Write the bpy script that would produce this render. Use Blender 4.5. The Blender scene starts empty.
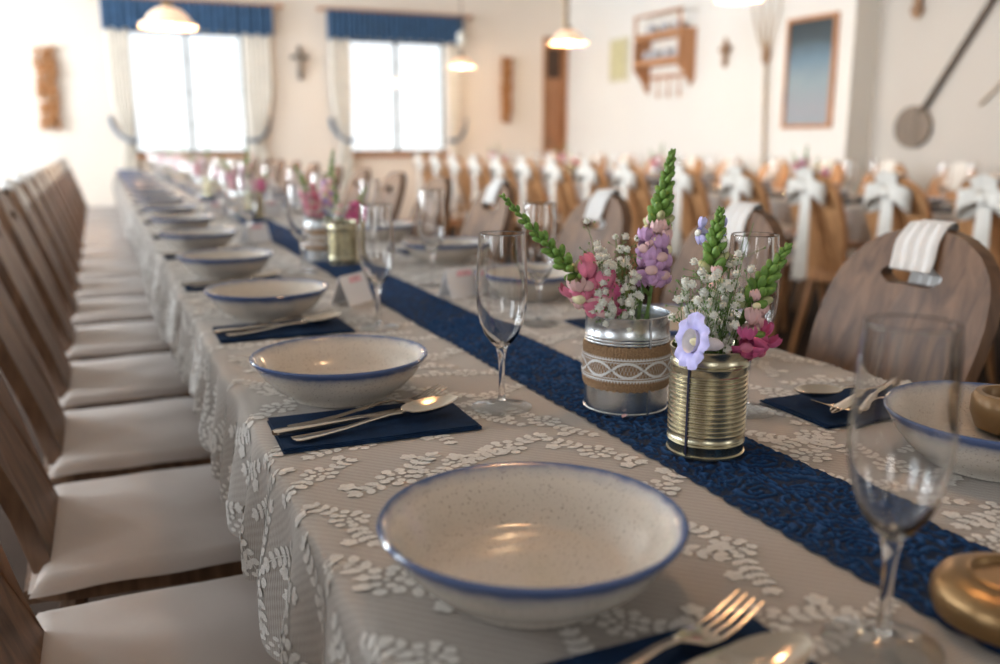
import bpy, math, random
from mathutils import Vector, Matrix, noise
PI = math.pi
random.seed(7)
S = bpy.context.scene
C = S.collection
sin, cos = math.sin, math.cos

# ------------------------------------------------------------------ camera
FPX = 900.0
PITCH = math.atan(192 / FPX)
YAW = math.atan(405 * cos(PITCH) / FPX)
TZ = 0.75                                   # table height
cam_d = bpy.data.cameras.new('camera')
cam = bpy.data.objects.new('camera', cam_d)
C.objects.link(cam)
cam.location = (0, 0, TZ + 0.32)
cam.rotation_euler = (PI / 2 - PITCH, 0, -YAW)
cam_d.sensor_width = 36
cam_d.lens = 36 * FPX / 1000
cam_d.clip_start = 0.02
cam_d.dof.use_dof = True
cam_d.dof.focus_distance = 0.93
cam_d.dof.aperture_fstop = 3.0
S.camera = cam

# ------------------------------------------------------------------ sky
W = bpy.data.worlds.new('world')
S.world = W
W.use_nodes = True
wt = W.node_tree
bg = wt.nodes['Background']
tc = wt.nodes.new('ShaderNodeTexCoord')
sp = wt.nodes.new('ShaderNodeSeparateXYZ')
rp = wt.nodes.new('ShaderNodeValToRGB')
wt.links.new(tc.outputs['Generated'], sp.inputs[0])
wt.links.new(sp.outputs['Z'], rp.inputs[0])
rp.color_ramp.elements[0].color = (0.93, 0.95, 0.97, 1)
rp.color_ramp.elements[1].color = (0.62, 0.78, 1.0, 1)
wt.links.new(rp.outputs[0], bg.inputs[0])
bg.inputs[1].default_value = 1.6

# ------------------------------------------------------------------ daylight through the windows
XL, XR, XR2, YB, YF, ZC = -3.2, 5.73, 5.99, 10.8, -3.0, 3.1
LEFT_WINDOWS = [(0.2, 1.5), (3.3, 1.5), (6.0, 1.5), (8.8, 1.5)]    # centre y, width
BACK_WINDOWS = [(0.40, 1.615), (2.80, 4.035)]
FRONT_WINDOWS = [(-2.2, -0.8), (2.6, 4.2)]


def area(name, loc, rot, sx, sy, power, col):
    d = bpy.data.lights.new(name, 'AREA')
    d.shape = 'RECTANGLE'
    d.size, d.size_y = sx, sy
    d.energy = power
    d.color = col
    o = bpy.data.objects.new(name, d)
    o.location = loc
    o.rotation_euler = rot
    C.objects.link(o)


for (y, w), p in zip(LEFT_WINDOWS, (25, 140, 300, 290)):
    area('window_daylight', (XL - 0.27, y, 1.57), (0, -PI / 2, 0), 1.3, w, p, (0.86, 0.93, 1.0))
for x0, x1 in FRONT_WINDOWS:
    area('window_daylight', ((x0 + x1) / 2, YF - 0.27, 1.57), (PI / 2, 0, 0), x1 - x0, 1.3, 22, (1.0, 0.97, 0.94))

S.view_settings.view_transform = 'Standard'
S.view_settings.look = 'None'
S.view_settings.gamma = 1
S.view_settings.exposure = 0.15
LAMP_POWER = 22


# ------------------------------------------------------------------ materials
def nodes(m):
    return m.node_tree.nodes, m.node_tree.links


def mat(name, col, rough=0.6, metal=0.0, var=0.08, scale=12.0, bump=0.0, bscale=None, spec=0.5, coat=0.0, sheen=0.0,
        stretch=(1, 1, 1), trans=0.0, sub=0.0):
    m = bpy.data.materials.new(name)
    m.use_nodes = True
    N, L = nodes(m)
    b = N['Principled BSDF']
    tc = N.new('ShaderNodeTexCoord')
    mp = N.new('ShaderNodeMapping')
    mp.inputs['Scale'].default_value = stretch
    L.new(tc.outputs['Object'], mp.inputs[0])
    nz = N.new('ShaderNodeTexNoise')
    nz.inputs['Scale'].default_value = scale
    nz.inputs['Detail'].default_value = 5
    L.new(mp.outputs[0], nz.inputs['Vector'])
    cr = N.new('ShaderNodeValToRGB')
    cr.color_ramp.elements[0].position = 0.3
    cr.color_ramp.elements[1].position = 0.7
    cr.color_ramp.elements[0].color = tuple(max(0, c * (1 - var)) for c in col) + (1,)
    cr.color_ramp.elements[1].color = tuple(min(1, c * (1 + var)) for c in col) + (1,)
    L.new(nz.outputs['Fac'], cr.inputs[0])
    L.new(cr.outputs[0], b.inputs['Base Color'])
    b.inputs['Roughness'].default_value = rough
    b.inputs['Metallic'].default_value = metal
    b.inputs['Specular IOR Level'].default_value = spec
    b.inputs['Coat Weight'].default_value = coat
    b.inputs['Coat Roughness'].default_value = 0.25
    b.inputs['Sheen Weight'].default_value = sheen
    if bump:
        n2 = N.new('ShaderNodeTexNoise')
        n2.inputs['Scale'].default_value = bscale or scale * 4
        n2.inputs['Detail'].default_value = 4
        L.new(mp.outputs[0], n2.inputs['Vector'])
        bp = N.new('ShaderNodeBump')
        bp.inputs['Strength'].default_value = bump
        bp.inputs['Distance'].default_value = 0.004
        L.new(n2.outputs['Fac'], bp.inputs['Height'])
        L.new(bp.outputs[0], b.inputs['Normal'])
    return m


def wood(name, dark, light, rough=0.42, coat=0.15, axis=(14, 14, 1.2)):
    m = mat(name, light, rough=rough, coat=coat)
    N, L = nodes(m)
    b = N['Principled BSDF']
    tc = N.new('ShaderNodeTexCoord')
    mp = N.new('ShaderNodeMapping')
    mp.inputs['Scale'].default_value = axis
    L.new(tc.outputs['Object'], mp.inputs[0])
    nz = N.new('ShaderNodeTexNoise')
    nz.inputs['Scale'].default_value = 2.6
    nz.inputs['Detail'].default_value = 7
    nz.inputs['Distortion'].default_value = 0.6
    L.new(mp.outputs[0], nz.inputs['Vector'])
    cr = N.new('ShaderNodeValToRGB')
    cr.color_ramp.elements[0].position = 0.34
    cr.color_ramp.elements[1].position = 0.66
    cr.color_ramp.elements[0].color = dark + (1,)
    cr.color_ramp.elements[1].color = light + (1,)
    L.new(nz.outputs['Fac'], cr.inputs[0])
    L.new(cr.outputs[0], b.inputs['Base Color'])
    return m


M = {}
M['wall_back'] = mat('warm_plaster', (0.86, 0.765, 0.67), 0.9, scale=1.5, var=0.02, bump=0.15, bscale=60)
M['wall_side'] = mat('white_plaster', (0.85, 0.825, 0.78), 0.9, scale=1.5, var=0.02, bump=0.15, bscale=60)
M['wall_shaded'] = mat('shaded_plaster', (0.60, 0.56, 0.51), 0.9, scale=1.5, var=0.02, bump=0.15, bscale=60)  # side wall plaster with the recess's weaker light put into its colour
M['ceiling'] = mat('ceiling_plaster', (0.80, 0.76, 0.70), 0.9, scale=1.5, var=0.02)
M['floor'] = mat('floor_tile', (0.055, 0.035, 0.025), 0.8, scale=3, var=0.15, spec=0.1)
M['frame_dark'] = mat('window_frame_paint', (0.10, 0.11, 0.09), 0.5, scale=8)
M['wood_chair'] = wood('chair_wood_brown', (0.070, 0.032, 0.015), (0.200, 0.105, 0.055), rough=0.5, coat=0.0)
M['wood_orange'] = wood('chair_wood_orange', (0.36, 0.17, 0.07), (0.56, 0.29, 0.13))
M['wood_shelf'] = wood('shelf_wood', (0.38, 0.16, 0.06), (0.60, 0.30, 0.14))
M['wood_door'] = wood('door_wood', (0.36, 0.15, 0.06), (0.52, 0.26, 0.13), axis=(8, 8, 0.8))
M['wood_dark'] = wood('old_dark_wood', (0.07, 0.05, 0.035), (0.16, 0.12, 0.09), rough=0.7, coat=0)
M['wood_grey'] = wood('weathered_wood', (0.18, 0.14, 0.11), (0.30, 0.25, 0.20), rough=0.8, coat=0)
M['wood_pale'] = wood('pale_wood', (0.40, 0.30, 0.20), (0.55, 0.44, 0.32), rough=0.7, coat=0)
M['cushion'] = mat('cream_cotton', (0.43, 0.365, 0.325), 0.85, scale=7, var=0.05, bump=0.25, bscale=25, sheen=0.2)
M['white_cloth'] = mat('white_linen', (0.72, 0.70, 0.68), 0.9, scale=20, var=0.05, bump=0.5, bscale=45, sheen=0.2)
M['organza'] = mat('ivory_organza', (0.78, 0.74, 0.68), 0.75, scale=20, var=0.05, bump=0.4, bscale=40, sheen=0.3)
M['lace_white'] = mat('white_lace_thread', (0.74, 0.71, 0.67), 0.9, scale=600, var=0.15, bump=0.5, bscale=900)
M['navy'] = mat('navy_napkin', (0.004, 0.020, 0.060), 0.85, scale=60, var=0.25, bump=0.4, bscale=700, spec=0.15)
M['steel'] = mat('cutlery_steel', (0.66, 0.57, 0.47), 0.17, 1.0, scale=40, var=0.04, bump=0.02)
M['tin_silver'] = mat('tin_silver', (0.58, 0.61, 0.64), 0.27, 1.0, scale=30, var=0.08, bump=0.03)
M['tin_gold'] = mat('tin_gold', (0.52, 0.48, 0.35), 0.27, 1.0, scale=30, var=0.08, bump=0.03)
M['seam'] = mat('tin_seam_ink', (0.02, 0.025, 0.07), 0.4, 0.4, scale=30)
M['brass'] = mat('aged_brass', (0.30, 0.185, 0.085), 0.34, 0.85, scale=30, var=0.15, bump=0.08)
M['brown_cup'] = mat('brown_bowl', (0.22, 0.13, 0.055), 0.35, 0.3, scale=30, var=0.15)
M['soil'] = mat('water_dark', (0.05, 0.06, 0.04), 0.3, scale=30)
M['burlap'] = mat('burlap', (0.36, 0.22, 0.12), 0.95, scale=700, var=0.35, bump=0.8, bscale=700)
M['stem'] = mat('stem_green', (0.12, 0.22, 0.05), 0.6, scale=60, var=0.2)
M['bud'] = mat('bud_green', (0.16, 0.30, 0.055), 0.55, scale=120, var=0.28)
M['budpale'] = mat('bud_pale', (0.50, 0.50, 0.26), 0.55, scale=150, var=0.2)
M['leaf'] = mat('leaf_green', (0.10, 0.20, 0.04), 0.55, scale=60, var=0.25)
M['pink'] = mat('petal_pink', (0.70, 0.20, 0.32), 0.6, scale=90, var=0.22)
M['magenta'] = mat('petal_magenta', (0.62, 0.11, 0.28), 0.6, scale=90, var=0.22)
M['lilac'] = mat('petal_lilac', (0.58, 0.34, 0.60), 0.6, scale=90, var=0.18)
M['palepink'] = mat('petal_pale_pink', (0.80, 0.52, 0.52), 0.6, scale=90, var=0.15)
M['creamlilac'] = mat('petal_cream_lilac', (0.80, 0.76, 0.84), 0.6, scale=90, var=0.08)
M['violet'] = mat('petal_violet', (0.50, 0.47, 0.80), 0.6, scale=90, var=0.14)
M['whitepetal'] = mat('petal_white', (0.82, 0.82, 0.76), 0.7, scale=200, var=0.08)
M['yellow'] = mat('petal_throat', (0.85, 0.78, 0.50), 0.6, scale=90, var=0.1)
M['valance'] = mat('blue_valance', (0.04, 0.10, 0.20), 0.85, scale=12, var=0.2, sheen=0.1)
M['curtain'] = mat('cream_curtain', (0.85, 0.80, 0.72), 0.9, scale=10, var=0.05)
M['tieback'] = mat('grey_tieback', (0.20, 0.23, 0.28), 0.8, scale=30)
M['braid'] = mat('dried_fruit', (0.42, 0.19, 0.07), 0.8, scale=60, var=0.5)
M['metal_dark'] = mat('dark_iron', (0.10, 0.09, 0.08), 0.5, 0.8, scale=30)
M['crucifix'] = mat('carved_wood', (0.09, 0.05, 0.03), 0.6, scale=30, var=0.2)
M['figure'] = mat('carved_figure', (0.30, 0.24, 0.18), 0.6, scale=30, var=0.2)
M['paper'] = mat('white_card', (0.78, 0.78, 0.80), 0.8, scale=30, var=0.02)
M['cardpink'] = mat('pink_print', (0.75, 0.45, 0.52), 0.8, scale=150, var=0.35)
M['cert'] = mat('yellowed_print', (0.62, 0.58, 0.34), 0.7, scale=14, var=0.1)
M['certframe'] = mat('pale_frame', (0.66, 0.62, 0.46), 0.6, scale=14)
M['ornament'] = mat('ornament_bronze', (0.36, 0.22, 0.13), 0.6, 0.2, scale=40, var=0.3)
M['straw'] = mat('dried_straw', (0.42, 0.34, 0.24), 0.9, scale=60, var=0.3)
M['crock_grey'] = mat('glazed_crockery', (0.45, 0.46, 0.50), 0.3, scale=25, var=0.5)


def glass_mat(name, rough=0.0, tint=(1, 1, 1)):
    m = bpy.data.materials.new(name)
    m.use_nodes = True
    N, L = nodes(m)
    N.remove(N['Principled BSDF'])
    out = N['Material Output']
    g = N.new('ShaderNodeBsdfGlass')
    g.inputs['IOR'].default_value = 1.48
    g.inputs['Roughness'].default_value = rough
    nz = N.new('ShaderNodeTexNoise')
    nz.inputs['Scale'].default_value = 5
    cr = N.new('ShaderNodeValToRGB')
    cr.color_ramp.elements[0].color = tuple(c * 0.985 for c in tint) + (1,)
    cr.color_ramp.elements[1].color = tint + (1,)
    L.new(nz.outputs['Fac'], cr.inputs[0])
    L.new(cr.outputs[0], g.inputs['Color'])
    L.new(g.outputs[0], out.inputs[0])
    return m


def pane_mat(name, edge=0.9, gloss=0.9):
    """thin-walled glass: clear, with a Fresnel reflection"""
    m = bpy.data.materials.new(name)
    m.use_nodes = True
    N, L = nodes(m)
    N.remove(N['Principled BSDF'])
    out = N['Material Output']
    t = N.new('ShaderNodeBsdfTransparent')
    nz = N.new('ShaderNodeTexNoise')
    nz.inputs['Scale'].default_value = 3
    cr = N.new('ShaderNodeValToRGB')
    cr.color_ramp.elements[0].color = (0.96, 0.97, 0.97, 1)
    cr.color_ramp.elements[1].color = (0.99, 0.99, 0.99, 1)
    L.new(nz.outputs['Fac'], cr.inputs[0])
    L.new(cr.outputs[0], t.inputs[0])
    g = N.new('ShaderNodeBsdfGlossy')
    g.inputs['Roughness'].default_value = 0.02
    lw = N.new('ShaderNodeLayerWeight')
    lw.inputs['Blend'].default_value = 0.5
    pw = N.new('ShaderNodeMath')
    pw.operation = 'POWER'
    pw.inputs[1].default_value = 4.0
    L.new(lw.outputs['Facing'], pw.inputs[0])
    fr = N.new('ShaderNodeMath')
    fr.operation = 'MULTIPLY_ADD'
    fr.inputs[1].default_value = 0.85 * gloss
    fr.inputs[2].default_value = 0.05
    L.new(pw.outputs[0], fr.inputs[0])
    if edge < 1:   # glass seen edge-on is longer, so a little darker
        em = N.new('ShaderNodeMix')
        em.data_type = 'RGBA'
        p2 = N.new('ShaderNodeMath')
        p2.operation = 'POWER'
        p2.inputs[1].default_value = 3.0
        L.new(lw.outputs['Facing'], p2.inputs[0])
        L.new(p2.outputs[0], em.inputs[0])
        L.new(cr.outputs[0], em.inputs[6])
        em.inputs[7].default_value = (edge, edge, edge * 1.01, 1)
        L.new(em.outputs[2], t.inputs[0])
    mx = N.new('ShaderNodeMixShader')
    L.new(fr.outputs[0], mx.inputs[0])
    L.new(t.outputs[0], mx.inputs[1])
    L.new(g.outputs[0], mx.inputs[2])
    L.new(mx.outputs[0], out.inputs[0])
    return m


M['glass'] = glass_mat('flute_glass')
M['flute_bowl'] = pane_mat('thin_flute_glass', edge=0.45, gloss=1.1)
M['pane'] = pane_mat('window_pane', edge=1.0)


def emit_mat(name, col, s):
    m = bpy.data.materials.new(name)
    m.use_nodes = True
    b = m.node_tree.nodes['Principled BSDF']
    b.inputs['Base Color'].default_value = col + (1,)
    b.inputs['Emission Color'].default_value = col + (1,)
    b.inputs['Emission Strength'].default_value = s
    b.inputs['Roughness'].default_value = 0.4
    return m


M['shade'] = emit_mat('lit_opal_glass', (1.0, 0.72, 0.50), 0.42)
M['bulb'] = emit_mat('lit_bulb', (1.0, 0.85, 0.62), 9.0)


def plate_mat():
    m = bpy.data.materials.new('stoneware_glaze')
    m.use_nodes = True
    N, L = nodes(m)
    b = N['Principled BSDF']
    tc = N.new('ShaderNodeTexCoord')
    sx = N.new('ShaderNodeSeparateXYZ')
    L.new(tc.outputs['Object'], sx.inputs[0])
    cb = N.new('ShaderNodeCombineXYZ')
    L.new(sx.outputs[0], cb.inputs[0])
    L.new(sx.outputs[1], cb.inputs[1])
    ln = N.new('ShaderNodeVectorMath')
    ln.operation = 'LENGTH'
    L.new(cb.outputs[0], ln.inputs[0])
    nz = N.new('ShaderNodeTexNoise')
    nz.inputs['Scale'].default_value = 60
    nz.inputs['Detail'].default_value = 6
    L.new(tc.outputs['Object'], nz.inputs['Vector'])
    ma = N.new('ShaderNodeMath')
    ma.operation = 'MULTIPLY_ADD'
    ma.inputs[1].default_value = 0.005
    L.new(nz.outputs['Fac'], ma.inputs[0])
    L.new(ln.outputs['Value'], ma.inputs[2])
    mr = N.new('ShaderNodeMapRange')
    mr.inputs['From Min'].default_value = 0.1015
    mr.inputs['From Max'].default_value = 0.1130
    L.new(ma.outputs[0], mr.inputs['Value'])
    cr = N.new('ShaderNodeValToRGB')
    e = cr.color_ramp.elements
    e[0].position = 0.0
    e[0].color = (0, 0, 0, 1)
    e[1].position = 0.75
    e[1].color = (1, 1, 1, 1)
    x = e.new(0.40)
    x.color = (0.30, 0.30, 0.30, 1)
    L.new(mr.outputs[0], cr.inputs[0])
    # speckled body
    n2 = N.new('ShaderNodeTexNoise')
    n2.inputs['Scale'].default_value = 420
    n2.inputs['Detail'].default_value = 3
    L.new(tc.outputs['Object'], n2.inputs['Vector'])
    c2 = N.new('ShaderNodeValToRGB')
    c2.color_ramp.elements[0].position = 0.30
    c2.color_ramp.elements[0].color = (0.36, 0.31, 0.26, 1)
    c2.color_ramp.elements[1].position = 0.42
    c2.color_ramp.elements[1].color = (0.60, 0.55, 0.485, 1)
    L.new(n2.outputs['Fac'], c2.inputs[0])
    mx = N.new('ShaderNodeMix')
    mx.data_type = 'RGBA'
    L.new(cr.outputs[0], mx.inputs[0])
    L.new(c2.outputs[0], mx.inputs[6])
    mx.inputs[7].default_value = (0.065, 0.105, 0.235, 1)
    L.new(mx.outputs[2], b.inputs['Base Color'])
    b.inputs['Roughness'].default_value = 0.13
    b.inputs['Specular IOR Level'].default_value = 0.6
    return m


M['plate'] = plate_mat()


def net_mat(name='lace_net', near=True):
    """fine net weave over a taupe undercloth"""
    m = bpy.data.materials.new(name)
    m.use_nodes = True
    N, L = nodes(m)
    b = N['Principled BSDF']
    tc = N.new('ShaderNodeTexCoord')
    nz = N.new('ShaderNodeTexNoise')
    nz.inputs['Scale'].default_value = 14
    nz.inputs['Detail'].default_value = 4
    L.new(tc.outputs['Object'], nz.inputs['Vector'])
    base = N.new('ShaderNodeValToRGB')
    base.color_ramp.elements[0].position = 0.3
    base.color_ramp.elements[0].color = (0.27, 0.235, 0.205, 1)
    base.color_ramp.elements[1].position = 0.7
    base.color_ramp.elements[1].color = (0.32, 0.28, 0.245, 1)
    L.new(nz.outputs['Fac'], base.inputs[0])
    ws = []
    for d, sc in (('Y', 105), ('DIAGONAL', 60)):
        w = N.new('ShaderNodeTexWave')
        w.wave_type = 'BANDS'
        w.bands_direction = d
        w.inputs['Scale'].default_value = sc
        w.inputs['Distortion'].default_value = 1.0
        w.inputs['Detail'].default_value = 1
        w.inputs['Detail Scale'].default_value = 3
        L.new(tc.outputs['Object'], w.inputs['Vector'])
        ws.append(w)
    mt = N.new('ShaderNodeMath')
    mt.operation = 'MULTIPLY_ADD'
    mt.inputs[1].default_value = 0.75
    L.new(ws[0].outputs['Fac'], mt.inputs[0])
    m3 = N.new('ShaderNodeMath')
    m3.operation = 'MULTIPLY'
    m3.inputs[1].default_value = 0.3
    L.new(ws[1].outputs['Fac'], m3.inputs[0])
    L.new(m3.outputs[0], mt.inputs[2])
    mx = N.new('ShaderNodeMix')
    mx.data_type = 'RGBA'
    L.new(mt.outputs[0], mx.inputs[0])
    L.new(base.outputs[0], mx.inputs[6])
    mx.inputs[7].default_value = (0.46, 0.42, 0.385, 1)
    L.new(mx.outputs[2], b.inputs['Base Color'])
    b.inputs['Roughness'].default_value = 0.85
    b.inputs['Sheen Weight'].default_value = 0.15
    bp = N.new('ShaderNodeBump')
    bp.inputs['Strength'].default_value = 0.3
    bp.inputs['Distance'].default_value = 0.0006
    L.new(mt.outputs[0], bp.inputs['Height'])
    L.new(bp.outputs[0], b.inputs['Normal'])
    return m


M['net'] = net_mat()


def runner_mat():
    m = mat('navy_lace', (0.008, 0.04, 0.13), 0.8, scale=160, var=0.4, bump=0.6, bscale=900, spec=0.15)
    N, L = nodes(m)
    b = N['Principled BSDF']
    tc = N.new('ShaderNodeTexCoord')
    sx = N.new('ShaderNodeSeparateXYZ')
    L.new(tc.outputs['Object'], sx.inputs[0])
    mr = N.new('ShaderNodeMapRange')       # thin net between the raised cords lets the cloth show
    mr.inputs['From Min'].default_value = TZ + .0014
    mr.inputs['From Max'].default_value = TZ + .0046
    L.new(sx.outputs['Z'], mr.inputs['Value'])
    cr = N.new('ShaderNodeValToRGB')
    e = cr.color_ramp.elements
    e[0].color = (0.030, 0.040, 0.070, 1)
    e[1].color = (0.022, 0.080, 0.22, 1)
    x = e.new(.35)
    x.color = (0.007, 0.032, 0.10, 1)
    L.new(mr.outputs[0], cr.inputs[0])
    L.new(cr.outputs[0], b.inputs['Base Color'])
    return m


M['runner'] = runner_mat()


def poster_mat():
    m = bpy.data.materials.new('poster_print')
    m.use_nodes = True
    N, L = nodes(m)
    b = N['Principled BSDF']
    tc = N.new('ShaderNodeTexCoord')
    sx = N.new('ShaderNodeSeparateXYZ')
    L.new(tc.outputs['Object'], sx.inputs[0])
    nz = N.new('ShaderNodeTexNoise')
    nz.inputs['Scale'].default_value = 6
    L.new(tc.outputs['Object'], nz.inputs['Vector'])
    a = N.new('ShaderNodeMath')
    a.operation = 'MULTIPLY_ADD'
    a.inputs[1].default_value = 0.12
    L.new(nz.outputs['Fac'], a.inputs[0])
    L.new(sx.outputs['Z'], a.inputs[2])
    mr = N.new('ShaderNodeMapRange')
    mr.inputs['From Min'].default_value = -0.40
    mr.inputs['From Max'].default_value = 0.52
    L.new(a.outputs[0], mr.inputs['Value'])
    cr = N.new('ShaderNodeValToRGB')
    e = cr.color_ramp.elements
    e[0].color = (0.30, 0.36, 0.40, 1)
    e[1].color = (0.035, 0.05, 0.06, 1)
    for p, c in ((0.15, (0.34, 0.36, 0.40)), (0.4, (0.28, 0.36, 0.40)), (0.62, (0.16, 0.26, 0.34)), (0.8, (0.06, 0.09, 0.11))):
        x = e.new(p)
        x.color = c + (1,)
    L.new(mr.outputs[0], cr.inputs[0])
    L.new(cr.outputs[0], b.inputs['Base Color'])
    b.inputs['Roughness'].default_value = 0.3
    return m


M['poster'] = poster_mat()


# ------------------------------------------------------------------ mesh helpers
class MB:
    def __init__(s):
        s.v, s.f, s.mi = [], [], []

    def add(s, vs, fs, mi=0):
        o = len(s.v)
        s.v += [tuple(v) for v in vs]
        s.f += [tuple(i + o for i in f) for f in fs]
        s.mi += [mi] * len(fs)
        return s

    def box(s, x0, x1, y0, y1, z0, z1, mi=0):
        vs = [(x, y, z) for z in (z0, z1) for y in (y0, y1) for x in (x0, x1)]
        return s.add(vs, [(0, 2, 3, 1), (4, 5, 7, 6), (0, 1, 5, 4), (2, 6, 7, 3), (0, 4, 6, 2), (1, 3, 7, 5)], mi)

    def tube(s, pts, rad, n=8, mi=0, cap=True, flat=1.0):
        pts = [Vector(p) for p in pts]
        if not hasattr(rad, '__len__'):
            rad = [rad] * len(pts)
        vs, fs = [], []
        up = Vector((0, 0, 1))
        for i, p in enumerate(pts):
            t = (pts[min(i + 1, len(pts) - 1)] - pts[max(i - 1, 0)]).normalized()
            a = t.cross(up if abs(t.z) < 0.95 else Vector((1, 0, 0))).normalized()
            b = a.cross(t)
            for k in range(n):
                q = 2 * PI * k / n
                vs.append(p + (a * cos(q) + b * sin(q) * flat) * rad[i])
        for i in range(len(pts) - 1):
            for k in range(n):
                k2 = (k + 1) % n
                fs.append((i * n + k, i * n + k2, (i + 1) * n + k2, (i + 1) * n + k))
        if cap:
            fs.append(tuple(range(n))[::-1])
            fs.append(tuple((len(pts) - 1) * n + k for k in range(n)))
        return s.add(vs, fs, mi)

    def lathe(s, prof, n=24, c=(0, 0, 0), mi=0, sx=1.0, sy=1.0):
        vs, fs, idx = [], [], []
        for r, z in prof:
            if r < 1e-6:
                idx.append([len(vs)] * n)
                vs.append((c[0], c[1], c[2] + z))
            else:
                idx.append(list(range(len(vs), len(vs) + n)))
                vs += [(c[0] + sx * r * cos(2 * PI * k / n), c[1] + sy * r * sin(2 * PI * k / n), c[2] + z) for k in range(n)]
        for i in range(len(prof) - 1):
            a, b = idx[i], idx[i + 1]
            for k in range(n):
                k2 = (k + 1) % n
                q = [a[k], a[k2], b[k2], b[k]]
                u = []
                for w in q:
                    if w not in u:
                        u.append(w)
                if len(u) > 2:
                    fs.append(tuple(u))
        return s.add(vs, fs, mi)

    def blob(s, c, r, n=8, m=5, M3=None, mi=0):
        """small ellipsoid; r is a triple; M3 rotates it"""
        vs, fs = [], []
        if not hasattr(r, '__len__'):
            r = (r, r, r)
        rings = []
        for j in range(m + 1):
            ph = PI * j / m
            if j in (0, m):
                rings.append([len(vs)] * n)
                vs.append(Vector((0, 0, r[2] * cos(ph))))
            else:
                rings.append(list(range(len(vs), len(vs) + n)))
                vs += [Vector((r[0] * sin(ph) * cos(2 * PI * k / n), r[1] * sin(ph) * sin(2 * PI * k / n), r[2] * cos(ph))) for k in range(n)]
        for j in range(m):
            a, b = rings[j], rings[j + 1]
            for k in range(n):
                k2 = (k + 1) % n
                u = []
                for w in (a[k], b[k], b[k2], a[k2]):
                    if w not in u:
                        u.append(w)
                fs.append(tuple(u))
        c = Vector(c)
        if M3 is not None:
            vs = [M3 @ v for v in vs]
        return s.add([v + c for v in vs], fs, mi)

    def grid(s, fn, nu, nv, mi=0):
        vs = [fn(i / nu, j / nv) for j in range(nv + 1) for i in range(nu + 1)]
        fs = [(j * (nu + 1) + i, j * (nu + 1) + i + 1, (j + 1) * (nu + 1) + i + 1, (j + 1) * (nu + 1) + i)
              for j in range(nv) for i in range(nu)]
        return s.add(vs, fs, mi)

    def prism(s, outline, t0, t1, fn, hole=None, mi=0):
        """extrude an outline (with an optional hole with the same point count); fn(a,b,t)->point"""
        n = len(outline)
        vs = [fn(a, b, t) for t in (t0, t1) for a, b in outline]
        fs = [(k, (k + 1) % n, n + (k + 1) % n, n + k) for k in range(n)]
        if hole:
            vs += [fn(a, b, t) for t in (t0, t1) for a, b in hole]
            h = 2 * n
            fs += [(h + (k + 1) % n, h + k, h + n + k, h + n + (k + 1) % n) for k in range(n)]
            fs += [(k, h + k, h + (k + 1) % n, (k + 1) % n) for k in range(n)]
            fs += [(n + k, n + (k + 1) % n, h + n + (k + 1) % n, h + n + k) for k in range(n)]
        else:
            fs += [tuple(range(n))[::-1], tuple(range(n, 2 * n))]
        return s.add(vs, fs, mi)

    def petal(s, o, d, up, L, Wd, curl=0.3, cup=0.25, mi=0, nu=4, nv=3, thick=None):
        o, d, up = Vector(o), Vector(d).normalized(), Vector(up)
        side = d.cross(up).normalized()
        up = side.cross(d).normalized()

        def fn(u, v):
            w = Wd * (sin(PI * min(1, 0.12 + 0.88 * v) ** 0.8) ** 0.7 if v < 1 else 0.25)
            x = (u - 0.5)
            return o + d * (L * v) * cos(curl * v) + side * (x * w) + up * (L * v * sin(curl * v) + cup * w * (2 * x) ** 2 + 0.05 * L * sin(9 * u + 5 * v))
        return s.grid(fn, nu, nv, mi)

    def mesh(s, name, mats, smooth=True):
        me = bpy.data.meshes.new(name)
        me.from_pydata(s.v, [], s.f)
        for m in (mats if isinstance(mats, (list, tuple)) else [mats]):
            me.materials.append(m)
        if any(s.mi):
            me.polygons.foreach_set('material_index', s.mi)
        me.polygons.foreach_set('use_smooth', [smooth] * len(s.f))
        if smooth:
            try:
                me.set_sharp_from_angle(angle=math.radians(42))
            except Exception:
                pass
        me.update()
        return me

    def obj(s, name, mats, parent=None, loc=(0, 0, 0), smooth=True, rz=0):
        return ob(name, s.mesh(name, mats, smooth), parent, loc, (0, 0, rz))


def ob(name, me, parent=None, loc=(0, 0, 0), rot=(0, 0, 0), sc=None):
    o = bpy.data.objects.new(name, me)
    C.objects.link(o)
    if parent:
        o.parent = parent
    o.location = loc
    o.rotation_euler = rot
    if sc is not None:
        o.scale = sc if hasattr(sc, '__len__') else (sc, sc, sc)
    return o


def tag(o, label=None, cat=None, group=None, kind=None):
    if label: o['label'] = label
    if cat: o['category'] = cat
    if group: o['group'] = group
    if kind: o['kind'] = kind
    return o


def thing(name, label, cat, loc=(0, 0, 0), rz=0, group=None):
    o = ob(name, None, None, loc, (0, 0, rz))
    o.empty_display_size = 0.05
    return tag(o, label, cat, group)


def copy_tree(o, kids, loc, rz, label, group=None):
    """kids: {object: [children]} captured once per prototype"""
    def rec(a, par):
        c = a.copy()
        C.objects.link(c)
        if par: c.parent = par
        for k in kids.get(a.name, ()):
            rec(k, c)
        return c
    r = rec(o, None)
    r.location = loc
    r.rotation_euler = (0, 0, rz)
    r['label'] = label
    if group: r['group'] = group
    return r


def kids_of(o):
    d = {}
    def rec(a):
        d[a.name] = list(a.children)
        for k in a.children: rec(k)
    rec(o)
    return d


ORD = ['first', 'second', 'third', 'fourth', 'fifth', 'sixth', 'seventh', 'eighth', 'ninth', 'tenth', 'eleventh', 'twelfth',
       'thirteenth', 'fourteenth', 'fifteenth', 'sixteenth', 'seventeenth', 'eighteenth', 'nineteenth', 'twentieth']


def ordn(i, near='nearest the camera'):
    return near if i == 0 else ORD[i] + ' from the camera'


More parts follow.
